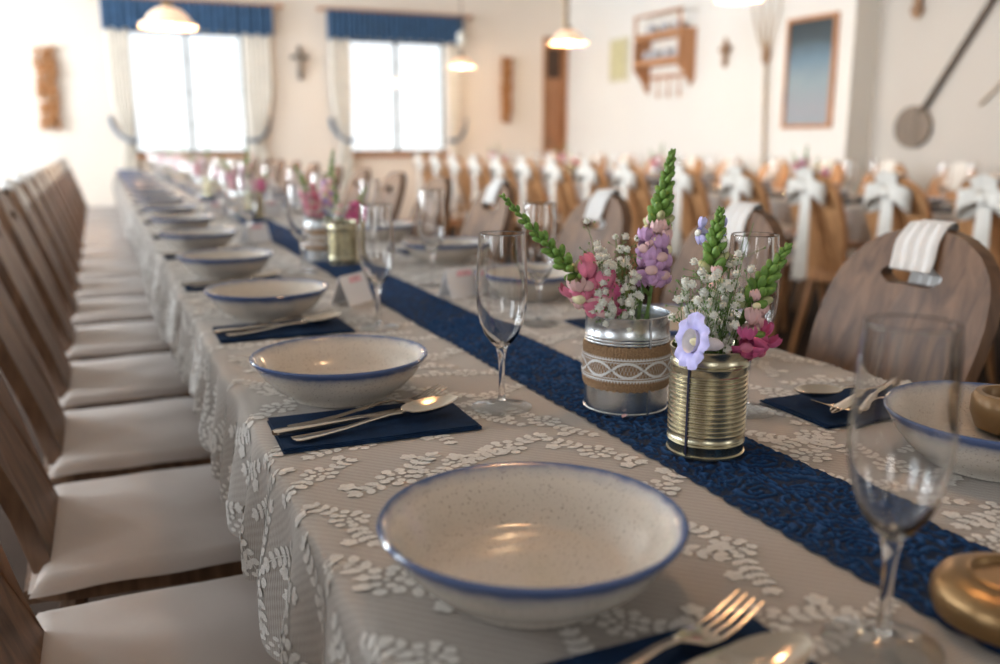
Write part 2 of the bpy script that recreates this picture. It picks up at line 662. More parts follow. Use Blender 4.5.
# ------------------------------------------------------------------ room shell
def wall_with_holes(name, mtl, horiz, fixed0, fixed1, a0, a1, holes):
    """horiz='x': wall runs along x at y in [fixed0,fixed1]; holes=(a0,a1,z0,z1)"""
    b = MB()
    def seg(u0, u1, z0, z1):
        if u1 - u0 < 1e-4 or z1 - z0 < 1e-4: return
        if horiz == 'x': b.box(u0, u1, fixed0, fixed1, z0, z1)
        else: b.box(fixed0, fixed1, u0, u1, z0, z1)
    cur = a0
    for h0, h1, z0, z1 in sorted(holes):
        seg(cur, h0, 0, ZC)
        seg(h0, h1, 0, z0)
        seg(h0, h1, z1, ZC)
        cur = h1
    seg(cur, a1, 0, ZC)
    return tag(b.obj(name, mtl, smooth=False), kind='structure')


tag(MB().box(XL - .25, XR2 + .25, YF - .25, YB + .25, -0.1, 0).obj('floor', M['floor'], smooth=False), kind='structure')
tag(MB().box(XL - .25, XR2 + .25, YF - .25, YB + .25, ZC, ZC + 0.1).obj('ceiling', M['ceiling'], smooth=False), kind='structure')
WZ0, WZ1 = 0.92, 2.24
wall_with_holes('wall_back', M['wall_back'], 'x', YB, YB + .22, XL - .22, XR2 + .22,
                [(a, b_, WZ0, WZ1) for a, b_ in BACK_WINDOWS] + [(5.36, 5.70, 0, 2.36)])
wall_with_holes('wall_left', M['wall_side'], 'y', XL - .22, XL, YF - .22, YB, [(y - w / 2, y + w / 2, WZ0, WZ1) for y, w in LEFT_WINDOWS])
wall_with_holes('wall_front', M['wall_side'], 'x', YF - .22, YF, XL, XR2 + .22, [(a, b_, WZ0, WZ1) for a, b_ in FRONT_WINDOWS])
tag(MB().box(XR, XR2 + .22, 5.86, YB, 0, ZC).obj('wall_right', M['wall_side'], smooth=False), kind='structure')
tag(MB().box(XR2, XR2 + .22, YF, 5.86, 0, ZC).obj('wall_right', M['wall_shaded'], smooth=False), kind='structure')
for nm, (x0, x1, y0, y1) in {'baseboard_back': (XL, 5.34, YB - .02, YB), 'baseboard_left': (XL, XL + .02, YF, YB),
                             'baseboard_right': (XR - .02, XR, 5.86, YB)}.items():
    tag(MB().box(x0, x1, y0, y1, 0, .09).obj(nm, M['wood_door'], smooth=False), kind='structure')

wn = 0
def window(a0, a1, axis, fixed, out):
    """frame with a middle mullion, hinges, two panes and a timber sill"""
    global wn
    wn += 1
    root = thing('window_%d' % wn, None, None)
    root['kind'] = 'structure'
    def bx(b, u0, u1, d0, d1, z0, z1):
        d0, d1 = fixed + out * d0, fixed + out * d1
        d0, d1 = min(d0, d1), max(d0, d1)
        if axis == 'x': b.box(u0, u1, d0, d1, z0, z1)
        else: b.box(d0, d1, u0, u1, z0, z1)
    f = MB()
    t = 0.03
    bx(f, a0, a0 + t, .10, .14, WZ0, WZ1); bx(f, a1 - t, a1, .10, .14, WZ0, WZ1)
    bx(f, a0 + t, a1 - t, .10, .14, WZ0, WZ0 + t); bx(f, a0 + t, a1 - t, .10, .14, WZ1 - t, WZ1)
    fo = f.obj('frame', M['frame_dark'], root, smooth=False)
    mid = (a0 + a1) / 2
    g = MB(); bx(g, mid - .018, mid + .018, .095, .14, WZ0 + t, WZ1 - t)
    for z in (1.2, 1.56, 1.92): bx(g, mid - .024, mid + .024, .085, .095, z, z + .05)
    g.obj('mullion', M['frame_dark'], fo, smooth=False)
    for u0, u1 in ((a0 + t, mid - .018), (mid + .018, a1 - t)):
        p = MB(); bx(p, u0, u1, .118, .122, WZ0 + t, WZ1 - t)
        p.obj('pane', M['pane'], fo, smooth=False)
    s_ = MB(); bx(s_, a0 - .05, a1 + .05, -.06, .09, WZ0 - .045, WZ0)
    s_.obj('sill', M['wood_shelf'], root, smooth=False)
for a, b_ in BACK_WINDOWS: window(a, b_, 'x', YB, 1)
for y, w in LEFT_WINDOWS: window(y - w / 2, y + w / 2, 'y', XL, -1)
for a, b_ in FRONT_WINDOWS: window(a, b_, 'x', YF, -1)

d = thing('door_1', None, None, (0, 0, 0)); d['kind'] = 'structure'
leaf_ = MB().box(5.40, 5.66, YB + .05, YB + .09, .01, 2.32).obj('door_leaf', M['wood_door'], d, smooth=False)
MB().box(5.44, 5.62, YB + .035, YB + .05, 1.86, 2.22).obj('upper_panel', M['crucifix'], leaf_, smooth=False)
MB().box(5.44, 5.62, YB + .035, YB + .05, .2, 1.7).obj('lower_panel', M['wood_door'], leaf_, smooth=False)
fr = MB().box(5.36, 5.40, YB - .02, YB + .1, 0, 2.36).box(5.66, 5.70, YB - .02, YB + .1, 0, 2.36).box(5.40, 5.66, YB - .02, YB + .1, 2.32, 2.36)
fr.obj('door_frame', M['wood_door'], d, smooth=False)
MB().tube([(5.43, YB + .05, 1.05), (5.43, YB + .0, 1.05), (5.52, YB + .0, 1.05)], .009, 8).obj('door_handle', M['metal_dark'], leaf_)

# ------------------------------------------------------------------ curtains
def wave_sheet(x0, x1, y, z0, z1, amp, nw, ph, bottom=0.0, pinch=None, th=0.004, nu=90, nv=10):
    def f(side):
        def fn(u, v):
            z = z1 + (z0 - z1) * v
            z += bottom * v * (0.5 + 0.5 * sin(2 * PI * nw * 0.5 * u + ph))
            xx = x0 + (x1 - x0) * u
            if pinch:
                px, pz, w = pinch
                k = math.exp(-((z - pz) / 0.28) ** 2)
                k = max(k, 0.55 if z < pz else 0)
                xx = xx + (px + (xx - px) * w - xx) * k
            yy = y + amp * sin(2 * PI * nw * u + ph + 0.6 * sin(3 * v)) + side
            return (xx, yy, z)
        return fn
    b = MB()
    b.grid(f(0), nu, nv)
    b.grid(f(th), nu, nv)
    return b

WINS = [('left-hand', 0.16, 1.93, 0.40, 1.615), ('right-hand', 2.54, 4.22, 2.80, 4.035)]
for nm, x0, x1, w0, w1 in WINS:
    r = thing('curtain_rod', 'thin light wooden curtain rod above the %s back window' % nm, 'curtain rod', (0, 0, 0), 0, 'rods over the back windows')
    MB().tube([(x0 - .1, YB - .10, 2.535), (x1 + .12, YB - .10, 2.535)], .018, 10).obj('rod', M['wood_shelf'], r)
    for x in (x0 - .07, x1 + .09):
        MB().box(x - .012, x + .012, YB - .10, YB, 2.52, 2.55).obj('bracket', M['wood_shelf'], r, smooth=False)
    v = wave_sheet(x0, x1, YB - .12, 2.23, 2.53, .018, 26, 0.4, bottom=-.035).obj('curtain_valance', M['valance'])
    tag(v, 'gathered blue fabric valance across the top of the %s back window' % nm, 'valance', 'blue valances')
    for side, a, b_, px, hk in (('left', x0 + .03, w0 + .02, w0 - .02, w0 - .24), ('right', w1 - .02, x1 - .03, w1 + .03, w1 + .25)):
        c = thing('curtain', 'cream curtain tied back at the %s of the %s back window' % (side, nm), 'curtain', (0, 0, 0), 0, 'cream side curtains')
        dr_ = wave_sheet(a, b_, YB - .07, .55, 2.5, .016, 6, 1.0, pinch=(px, 1.08, .45), nu=50, nv=24).obj('drape', M['curtain'], c)
        s = 1 if side == 'left' else -1
        pts = [(hk, YB - .02, 1.32), (hk + s * .02, YB - .03, 1.22), (hk + s * .08, YB - .07, 1.12), (px - s * .04, YB - .11, 1.06), (px + s * .06, YB - .11, 1.07)]
        MB().tube(pts, .018, 8, flat=1.3).obj('tieback', M['tieback'], dr_)

# ------------------------------------------------------------------ things on the walls
def braid(x, z0, z1, lab, w):
    t = thing('dried_fruit_braid', lab, 'wall decoration', (x, YB - .06, z0), 0, 'dried braids on the back wall')
    MB().tube([(0, .04, 0), (0, .04, z1 - z0)], .02, 8).obj('cord', M['straw'], t)
    rnd = random.Random(int(x * 100))
    me = MB().blob((0, 0, 0), (.036, .03, .03), 10, 6).mesh('dried_fruit', M['braid'])
    n = int((z1 - z0) / .045)
    for i in range(n):
        for k in range(3):
            ob('dried_fruit', me, t, (w * (k - 1) * .34 + rnd.uniform(-.012, .012), rnd.uniform(-.015, .02), (i + .5) * (z1 - z0) / n + rnd.uniform(-.015, .015)),
               (rnd.uniform(0, 3), rnd.uniform(0, 3), 0), rnd.uniform(.8, 1.15))
braid(-0.41, 1.19, 2.01, 'long brown dried fruit braid hanging left of both back windows', .20)
braid(4.82, 1.30, 2.08, 'brown dried fruit braid hanging between right back window and door', .13)

t = thing('crucifix', 'small dark wooden crucifix between the two back windows', 'crucifix', (2.23, YB - .03, 1.95))
MB().box(-.02, .02, -.01, .02, -.2, .17).obj('upright', M['crucifix'], t, smooth=False)
MB().box(-.10, .10, -.012, .018, .03, .07).obj('crossbar', M['crucifix'], t, smooth=False)
MB().blob((0, -.025, .085), .018).tube([(0, -.025, .07), (0, -.025, -.03), (0, -.02, -.13)], [.018, .02, .01], 8).tube(
    [(-.085, -.02, .06), (0, -.025, .05), (.085, -.02, .06)], .008, 6).obj('figure', M['figure'], t)

# wall rack
RY0 = 8.45
t = thing('wall_rack', 'wooden plate rack shelf with spoon rail on the right wall', 'shelf', (XR, RY0, 1.6))
def wx(b, x0, x1, y0, y1, z0, z1): return b.box(-x1, -x0, y0, y1, z0, z1)
for y in (-.43, .41):
    sd = MB()
    sd.prism([(-.0, .10), (-.0, .60), (-.21, .60), (-.21, .22), (-.10, .12), (-.05, .02)] if y < 0 else [(0, -.02), (0, .60), (-.21, .60), (-.21, .22), (-.10, .10), (-.04, -.02)],
             y, y + .025, lambda p, q, w: (p, w, q))
    sd.obj('side_panel', M['wood_shelf'], t, smooth=False)
    wx(MB(), .185, .21, y, y + .025, .60, .76).obj('post', M['wood_shelf'], t, smooth=False)
for z in (.26, .53):
    bd = wx(MB(), 0, .19, -.405, .41, z, z + .02).obj('shelf_board', M['wood_shelf'], t, smooth=False)
    wx(MB(), .19, .21, -.405, .41, z - .01, z + .055).obj('shelf_lip', M['wood_shelf'], bd, smooth=False)
wx(MB(), .185, .21, -.45, .45, .76, .785).obj('top_rail', M['wood_shelf'], t, smooth=False)
wx(MB(), 0, .02, -.405, .41, .12, .16).obj('spoon_rail', M['wood_shelf'], t, smooth=False)
gm = 'crockery on the wall rack'
for i, (y, z, r) in enumerate([(-.28, .281, .07), (-.08, .281, .075), (.14, .281, .07), (.30, .281, .065), (-.25, .551, .06), (0, .551, .055), (.25, .551, .06)]):
    o = MB().lathe([(0, 0), (r * .6, 0), (r * .95, .04), (r, .09), (r * .8, .13), (r * .75, .13), (r * .9, .09), (r * .5, .02), (0, .02)], 16).obj(
        'crock', M['crock_grey'], None, (XR - .1, RY0 + y, 1.6 + z))
    tag(o, 'grey glazed crock, %s from the right on the %s shelf of the wall rack' % (ORD[i if i < 4 else i - 4], 'lower' if i < 4 else 'upper'), 'crock', gm)
for i, y in enumerate((-.2, 0, .2)):
    o = MB().tube([(0, 0, 0), (0, 0, -.16)], [.006, .008], 6).blob((0, 0, -.19), (.006, .025, .035)).obj('hanging_spoon', M['wood_shelf'], None, (XR - .030, RY0 + y, 1.74))
    tag(o, 'wooden spoon hanging from the wall rack rail, %s from the right' % ORD[i], 'spoon', 'spoons under the wall rack')

t = thing('framed_certificate', 'small yellowed certificate in pale frame beside the wall rack', 'picture', (XR, 9.52, 1.99))
MB().box(-.022, 0, -.20, .20, -.245, .245).obj('frame', M['certframe'], t, smooth=False)
MB().box(-.026, -.022, -.165, .165, -.21, .21).obj('print', M['cert'], t, smooth=False)
t = thing('framed_poster', 'tall narrow poster with dark blue picture in thin wooden frame', 'picture', (XR, 6.33, 1.64))
for a in ((-.30, -.27, -.47, .47), (.27, .30, -.47, .47), (-.27, .27, -.47, -.435), (-.27, .27, .435, .47)):
    MB().box(-.035, 0, *a).obj('frame_bar', M['wood_shelf'], t, smooth=False)
MB().box(-.018, 0, -.27, .27, -.435, .435).obj('print', M['poster'], t, smooth=False)

t = thing('wall_ornament', 'small bronze cross-shaped ornament right of the wall rack', 'ornament', (XR - .02, 7.5, 1.88), 0, 'small wall ornaments')
MB().prism([(-.03, .0), (-.10, .06), (-.03, .10), (0, .17), (.03, .10), (.10, .06), (.03, 0), (.03, -.08), (0, -.12), (-.03, -.08)], 0, .02, lambda a, b, q: (-q, a, b)).obj('plaque', M['ornament'], t, smooth=False)
MB().blob((-.03, 0, .05), (.02, .04, .05)).obj('boss', M['ornament'], t)
t = thing('wall_ornament', 'small brown hanging ornament above the bread peel', 'ornament', (XR2 - .02, 5.46, 2.08), 0, 'small wall ornaments')
MB().prism([(-.02, -.08), (-.06, -.02), (-.03, .04), (-.05, .12), (.05, .12), (.03, .04), (.06, -.02), (.02, -.08)], 0, .02, lambda a, b, q: (-q, a, b)).obj('plaque', M['ornament'], t, smooth=False)
MB().blob((-.03, 0, .0), (.02, .03, .035)).obj('boss', M['ornament'], t)

# hay fork on the right wall
t = thing('hay_fork', 'tall wooden hay fork with splayed prongs leaning on the right wall', 'fork', (XR - .05, 6.85, 0))
MB().tube([(0, -.07, .01), (0, -.02, 1.0), (.02, .04, 1.85)], .015, 8).obj('shaft', M['wood_pale'], t)
for k in range(4):
    s = (k - 1.5)
    MB().tube([(0.02, .04, 1.80), (0.0, .04 + s * .05, 1.95), (0, .04 + s * .12, 2.2), (-.03, .04 + s * .13, 2.42)], [.012, .011, .009, .005], 6).obj('prong', M['wood_pale'], t)
MB().blob((.015, .04, 1.84), (.035, .05, .10)).obj('binding', M['ornament'], t)

# bread peel on the recessed wall
t = thing('bread_peel', 'round dark bread peel with long handle hung diagonally on right wall', 'bread peel', (XR2 - .03, 5.40, 1.17))
MB().prism([(.175 * cos(2 * PI * k / 28) * (1 + .05 * sin(3 * k)), .165 * sin(2 * PI * k / 28)) for k in range(28)], 0, .03, lambda a, b, q: (.02 - q, a, b)).obj('blade', M['wood_grey'], t)
MB().tube([(0, -.07, .11), (0, -.60, .88), (0, -1.0, 1.45)], .022, 8).obj('handle', M['wood_dark'], t)
t = thing('wooden_lath', 'thin pale wooden rod hung slanting at right end of wall', 'rod', (XR2 - .02, 4.82, 1.32))
MB().tube([(0, 0, 0), (0, -.14, .13), (0, -.5, .5)], .010, 6).obj('stick', M['wood_pale'], t)

# ------------------------------------------------------------------ pendant lamps
def lamp(x, y, z, d, lab, power=LAMP_POWER):
    t = thing('pendant_lamp', lab, 'lamp', (x, y, z), 0, 'glass pendant lamps')
    r = d / 2
    prof = [(r, .0), (r * .99, r * .10), (r * .80, r * .20), (r * .70, r * .38), (r * .48, r * .58), (r * .22, r * .68), (r * .20, r * .66), (r * .46, r * .54), (r * .67, r * .35), (r * .77, r * .17), (r * .96, r * .07), (r, .0)]
    sh_ = MB().lathe(prof, 28).obj('lamp_shade', M['shade'], t)
    MB().lathe([(0, r * .86), (r * .16, r * .86), (r * .24, r * .66), (r * .2, r * .60), (0, r * .60)], 14).obj('cap', M['brass'], t)
    MB().tube([(0, 0, r * .8), (0, 0, ZC - z - .03)], .005, 6).obj('cord', M['metal_dark'], t)
    MB().lathe([(0, .03), (.05, .03), (.05, .0), (0, 0)], 16, (0, 0, ZC - z - .03)).obj('ceiling_rose', M['brass'], t)
    MB().blob((0, 0, r * .22), .038, 12, 8).obj('bulb', M['bulb'], sh_)
    l = bpy.data.lights.new('lamp_light', 'POINT')
    l.energy = power; l.color = (1, .66, .36); l.shadow_soft_size = .05
    lo = bpy.data.objects.new('lamp_light', l); C.objects.link(lo); lo.parent = t; lo.location = (0, 0, -.04)
    return t
lamp(0.47, 6.1, 1.745, .34, 'opal glass pendant lamp before the left-hand blue valance')
t2 = lamp(3.80, 9.7, 1.865, .30, 'opal glass pendant lamp at right edge of right-hand back window')
MB().blob((0, 0, .30), (.05, .05, .085), 12, 8).obj('counterweight', M['whitepetal'], t2)
t2 = lamp(3.65, 6.9, 1.85, .32, 'opal glass pendant lamp in front of the wooden door')
MB().tube([(-.02, 0, .12), (-.03, 0, .5), (-.0, 0, .9)], .012, 8).obj('brass_pull', M['brass'], t2)
lamp(3.85, 4.95, 1.945, .30, 'opal glass pendant lamp at top edge, left of the poster')
lamp(0.56, 0.9, 1.95, .34, 'opal glass pendant lamp over the near end of nearer table', 4)
lamp(3.75, 2.4, 1.95, .34, 'opal glass pendant lamp over the near end of farther table', 9)

# ------------------------------------------------------------------ tables and cloths
def fbm(x, y, z=0.0): return noise.noise(Vector((x, y, z)))

def table(x0, x1, y0, y1, lab):
    t = thing('banquet_table', lab, 'table', ((x0 + x1) / 2, (y0 + y1) / 2, 0), 0, 'long banquet tables')
    cx, cy = (x0 + x1) / 2, (y0 + y1) / 2
    MB().box(x0 - cx + .006, x1 - cx - .006, y0 - cy + .006, y1 - cy - .006, TZ - .035, TZ - .004).obj('tabletop', M['wood_chair'], t, smooth=False)
    n = 6
    for i in range(n):
        for s in (-1, 1):
            yy = (y0 - cy) + .12 + (y1 - y0 - .24) * i / (n - 1)
            xx = s * ((x1 - x0) / 2 - .12)
            MB().box(xx - .03, xx + .03, yy - .03, yy + .03, 0, TZ - .035).obj('leg', M['wood_chair'], t, smooth=False)
T1 = (0.14, 0.955, -0.35, 9.5)
T2 = (3.36, 4.18, 0.6, 9.5)
table(*T1, 'long dark wooden banquet table under the nearer lace cloth')
table(*T2, 'long dark wooden banquet table under the farther lace cloth')

def cloth_point(T, s, y, lift=0.0, drop=.15):
    """s: across distance measured from the left table edge; s<0 hangs down on the left, s>width on the right"""
    x0, x1 = T[0], T[1]
    w = x1 - x0
    R = .010
    def hang(q, sgn):
        # q = distance past the edge
        k = min(1, q / .12)
        fold = .012 * k * sin(2 * PI * y / .115 + 1.3 * sin(y * 5)) + .008 * k * fbm(y * 9, 3) + .012 * k
        if q < R * 1.57:
            a = q / R
            dx, dz = R * sin(a), R * (1 - cos(a))
        else:
            dx, dz = R, R + q - R * 1.57
        return sgn * (dx - R + .004 + fold + (lift if q > R else 0)), -dz, (lift if q <= R else 0)
    zz = TZ + .0006 * fbm(s * 30, y * 30)
    if s < R:
        dx, dz, lz = hang(R - s, -1)
        return (x0 + dx, y, TZ + dz + lz)
    if s > w - R:
        dx, dz, lz = hang(s - (w - R), 1)
        return (x1 + dx, y, TZ + dz + lz)
    return (x0 + s, y, TZ + lift)

def hem(y):
    a = .150 + .035 * sin(y * 2.6 + .35) + .012 * sin(y * 11)
    return a + .007 * abs(sin(PI * y / .045))

def tablecloth(T, lab, fine, group):
    t = thing('lace_tablecloth', lab, 'tablecloth', (0, 0, 0), 0, group)
    w = T[1] - T[0]
    y0, y1 = T[2], T[3]
    ny = int((y1 - y0) / (.008 if fine else .02))
    S1 = [-1, -.93, -.8, -.6, -.4, -.25, -.12, -.05]
    b = MB()
    vs = []
    cols = S1 + [0.0, .004, .01, .02, w * .25, w * .5, w * .75, w - .02, w - .01, w - .004, w] + [-c for c in S1[::-1]]
    nc = len(cols)
    for j in range(ny + 1):
        y = y0 + (y1 - y0) * j / ny
        h = hem(y)
        for i, c in enumerate(cols):
            if i < len(S1): s = c * h
            elif i >= nc - len(S1): s = w + c * h
            else: s = c
            vs.append(cloth_point(T, s, y))
    fs = [(j * nc + i, j * nc + i + 1, (j + 1) * nc + i + 1, (j + 1) * nc + i) for j in range(ny) for i in range(nc - 1)]
    b.add(vs, fs)
    b.obj('net_cloth', M['net'], t)
    return t

CL = tablecloth(T1, 'taupe and white lace tablecloth hanging over the nearer long table', True, 'lace tablecloths')
CL2 = tablecloth(T2, 'taupe and white lace tablecloth hanging over the farther long table', False, 'lace tablecloths')

# lace flowers woven into the net: leaflets, roses and sprays
def motif(rnd):
    """list of polygons in a flat 2-d frame"""
    P = []
    def leaf(x, y, a, L, w):
        c, s_ = cos(a), sin(a)
        pts = [(0, 0), (.25, .42), (.6, .5), (.9, .25), (1, 0), (.9, -.25), (.6, -.5), (.25, -.42)]
        P.append([(x + c * u * L - s_ * v * w, y + s_ * u * L + c * v * w) for u, v in pts])
    # rose
    for ring, (r, n, L, w) in enumerate(((.0050, 5, .008, .0072), (.0125, 8, .0095, .0098))):
        for k in range(n):
            a = 2 * PI * k / n + ring * .4
            leaf(r * cos(a), r * sin(a), a + .5, L * 1.15, w * 1.15)
    leaf(-.003, 0, 0, .006, .005)
    # sprays
    for sgn in (0, 1):
        a = rnd.uniform(-.3, .3) + PI * sgn
        x, y = .024 * cos(a), .024 * sin(a)
        n = rnd.randint(2, 4)
        bend = rnd.uniform(-.16, .16)
        for k in range(n):
            L = .0150 * (1 - .05 * k)
            leaf(x, y, a + .85, L, .0088)
            leaf(x, y, a - .85, L, .0088)
            x2, y2 = x + .0125 * cos(a), y + .0125 * sin(a)
            P.append([(x - .0007 * sin(a), y + .0007 * cos(a)), (x + .0007 * sin(a), y - .0007 * cos(a)),
                      (x2 + .0007 * sin(a), y2 - .0007 * cos(a)), (x2 - .0007 * sin(a), y2 + .0007 * cos(a))])
            x, y = x2, y2
            a += bend
            if k == 1 and rnd.random() < .8:   # small side blossom
                bx_, by_ = x + .018 * cos(a + 1.5 * (1 - 2 * sgn)), y + .018 * sin(a + 1.5 * (1 - 2 * sgn))
                for q in range(5):
                    leaf(bx_, by_, q * 1.256, .0095, .0085)
        leaf(x, y, a, .015, .0085)
        leaf(x, y, a + .7, .013, .0075)
        leaf(x, y, a - .7, .013, .0075)
    return P

def lace(T, ymax, seed, y0=None):
    rnd = random.Random(seed)
    b = MB()
    w = T[1] - T[0]
    rows = [(-.095, 1.35), (-.045, 1.8), (.035, .9), (.10, .3), (.17, 1.2), (.24, -.4), (.31, .8), (.50, 1.2), (.57, -.3), (.64, .6), (.71, -.5), (.78, .9), (w + .07, 1.4)]
    for ri, (s, a0) in enumerate(rows):
        y = (T[2] if y0 is None else y0) + (.05 if ri % 2 else .11)
        while y < ymax:
            a = a0 + rnd.uniform(-1.2, 1.2)
            ss = s + rnd.uniform(-.012, .012)
            sc = rnd.uniform(.78, 1.05)
            c, d_ = cos(a) * sc, sin(a) * sc
            for poly in motif(rnd):
                pts = []
                ok = True
                lf = rnd.uniform(.0006, .0013)
                for u, v in poly:
                    S_, Y_ = ss + c * u - d_ * v, y + d_ * u + c * v
                    if S_ < -hem(Y_) + .004 or S_ > w + hem(Y_) - .004: ok = False
                    pts.append(cloth_point(T, S_, Y_, lf))
                if ok: b.add(pts, [tuple(range(len(pts)))])
            y += rnd.uniform(.105, .135)
    # scalloped border along the left hem
    y = (T[2] if y0 is None else y0)
    while y < ymax:
        for k in range(3):
            q = []
            for j in range(6):
                an = 2 * PI * j / 6
                S_ = -hem(y) + .008 + k * .008 + .0028 * cos(an)
                Y_ = y + (.5 if k % 2 else 0) * .012 + .0045 * sin(an)
                q.append(cloth_point(T, S_, Y_, .0007))
            b.add(q, [tuple(range(6))])
        y += .012
    return b
lo = lace(T1, 5.2, 3).obj('lace_flowers', M['lace_white'], CL, smooth=False)
lo['kind'] = 'stuff'; lo['label'] = 'raised white lace flowers and leaves woven into the net'

# navy runner
def runner(xc, y0, y1, lab, fine, group, half=.0635):
    b = MB()
    def h(x, y):
        wx_ = .012 * fbm(x * 40, y * 30, 1) + .010 * fbm(x * 90, y * 80, 5)
        # gathered cords curling round a row of roses
        k = round(y / .062)
        cy = k * .062
        cx = .028 * (1 if k % 2 else -1)
        dx, dy = x - cx, (y - cy) * 1.25
        rr_ = math.sqrt(dx * dx + dy * dy)
        rose = sin(2 * PI * (rr_ + wx_ * .5) / .0105 + math.atan2(dy, dx))
        cord = sin(2 * PI * (x * .80 + wx_ * 1.6 + .010 * sin(y * 50)) / .0120)
        q = min(1, max(0, (.030 - rr_) / .010))
        v = cord * (1 - q) + rose * q
        v *= min(1, max(0, (.062 - abs(x)) / .006))
        return .0004 + .0030 * max(0, v) ** .7 + .0008 * fbm(x * 170, y * 170, 9)
    def seg(a, e, nu, dy):
        nv = int((e - a) / dy)
        vs = []
        for j in range(nv + 1):
            y = a + (e - a) * j / nv
            hw = half + .0035 * abs(sin(PI * y / .026)) + .004 * fbm(2, y * 14)
            off = .004 * fbm(8, y * 5)
            for i in range(nu + 1):
                u = -1 + 2 * i / nu
                x = u * hw
                edge = .0018 if abs(u) > .9 else 0
                z = h(x, y) + edge * (0.5 + .5 * sin(y * 2 * PI / .009)) if 0 < i < nu else .0003
                vs.append((xc + off + x, y, TZ + .0012 + z))
        fs = [(j * (nu + 1) + i, j * (nu + 1) + i + 1, (j + 1) * (nu + 1) + i + 1, (j + 1) * (nu + 1) + i) for j in range(nv) for i in range(nu)]
        b.add(vs, fs)
    if fine:
        seg(y0, .2, 10, .02); seg(.2, 1.5, 52, .0026); seg(1.5, 3.0, 30, .006); seg(3.0, y1, 12, .02)
    else:
        seg(y0, y1, 8, .03)
    o = b.obj('table_runner', M['runner'])
    return tag(o, lab, 'table runner', group)
runner(.560, T1[2] + .01, T1[3] - .01, 'gathered navy blue lace runner down the middle of nearer table', True, 'navy lace runners')
runner(3.77, T2[2] + .01, T2[3] - .01, 'gathered navy blue lace runner down the middle of farther table', False, 'navy lace runners')

# ------------------------------------------------------------------ chairs
SEAT = .455
def back_outline():
    prof = [(0, .150), (.03, .138), (.07, .132), (.11, .140), (.16, .156), (.22, .168), (.29, .175), (.34, .174), (.385, .164), (.415, .146), (.44, .118), (.458, .085), (.469, .045)]
    prof = [(z, w * .95) for z, w in prof]
    right = [(w, z) for z, w in prof]
    return right + [(0, .472)] + [(-a, z) for a, z in right[::-1]]
def resample(poly, n):
    P = poly + [poly[0]]
    L = [0]
    for a, b in zip(P, P[1:]): L.append(L[-1] + math.dist(a, b))
    out = []
    j = 0
    for k in range(n):
        t = L[-1] * k / n
        while L[j + 1] < t: j += 1
        u = (t - L[j]) / (L[j + 1] - L[j] + 1e-9)
        out.append((P[j][0] + (P[j + 1][0] - P[j][0]) * u, P[j][1] + (P[j + 1][1] - P[j][1]) * u))
    return out

def make_chair(lab, wm, group):
    t = thing('board_chair', lab, 'chair', (0, 0, 0), 0, group)
    # seat board
    sb = MB()
    N = 40
    o = []
    for k in range(N):
        a = 2 * PI * k / N
        c, s = cos(a), sin(a)
        x = .195 * math.copysign(abs(c) ** .28, c)
        y = (.198 + .015 * x / .2) * math.copysign(abs(s) ** .28, s)
        o.append((x, y))
    sb.prism(o, SEAT - .028, SEAT, lambda a, b, q: (a, b, q))
    se_ = sb.obj('seat', wm, t)
    # back board, tilted away from the table, with a hand hole
    out = resample(back_outline(), 72)
    cz = .395
    hole = []
    for (a, z) in out:
        an = math.atan2(z - cz, a)
        c, s = cos(an), sin(an)
        # rounded slot
        hx, hz = .062, .0155
        dx = math.copysign(min(abs(c) / max(abs(s), 1e-6) * hz, hx - hz), c) if abs(s) > 1e-6 else math.copysign(hx - hz, c)
        ex = c * hz if abs(dx) >= hx - hz - 1e-6 else 0
        hole.append((dx + ex, cz + (s * hz if abs(dx) >= hx - hz - 1e-6 else math.copysign(hz, s))))
    tilt = .13 / .486
    def bf(a, z, q): return (-.170 - z * tilt - .04 * (z / .486) ** 2 + q, a, SEAT + z)
    bb = MB()
    bb.prism(out, -.014, .014, bf, hole)
    bb.obj('backrest', wm, t, smooth=True)
    MB().box(-.20, -.13, -.13, .13, SEAT - .05, SEAT - .028).obj('batten', wm, se_, smooth=False)
    for sx in (-1, 1):
        for sy in (-1, 1):
            top = Vector((sx * .13, sy * .13, SEAT - .028)); bot = Vector((sx * .20, sy * .18, 0))
            pts = [top.lerp(bot, k) for k in (0, .3, .6, 1)]
            MB().tube(pts, [.017, .021, .018, .013], 8).obj('leg', wm, t)
    return t

def scarf_mesh(W0=.072, sag=0.0):
    b = MB()
    tilt = .13 / .486
    def bx(z): return -.170 - z * tilt - .04 * (z / .486) ** 2
    path = [(bx(.395) + .004, .400), (bx(.40) + .022, .405), (bx(.43) + .022, .43), (bx(.455) + .022, .452), (bx(.475) + .012, .480), (bx(.477) - .004, .484), (bx(.475) - .018, .476), (bx(.45) - .024, .445), (bx(.41) - .026, .41), (bx(.36) - .027, .36)]
    # smooth by interpolation
    pts = []
    for i in range(len(path) - 1):
        for k in range(3):
            u = k / 3
            pts.append((path[i][0] * (1 - u) + path[i + 1][0] * u, path[i][1] * (1 - u) + path[i + 1][1] * u))
    pts.append(path[-1])
    n = len(pts) - 1
    for th in (0, .003):
        def fn(u, v):
            i = min(n, int(round(v * n)))
            x, z = pts[i]
            y = (u - .5) * (W0 + .010 * sin(v * 7))
            nx = 1 if v < .5 else -1
            return (x + nx * (.003 * sin(u * 22 + v * 3) + th), y + .004 * sin(v * 14), SEAT + z - sag * y * y)
        b.grid(fn, 14, n)
    return b.mesh('chair_scarf', M['white_cloth'])
SCARF = scarf_mesh()
SCARF_WIDE = scarf_mesh(.21, 2.6)

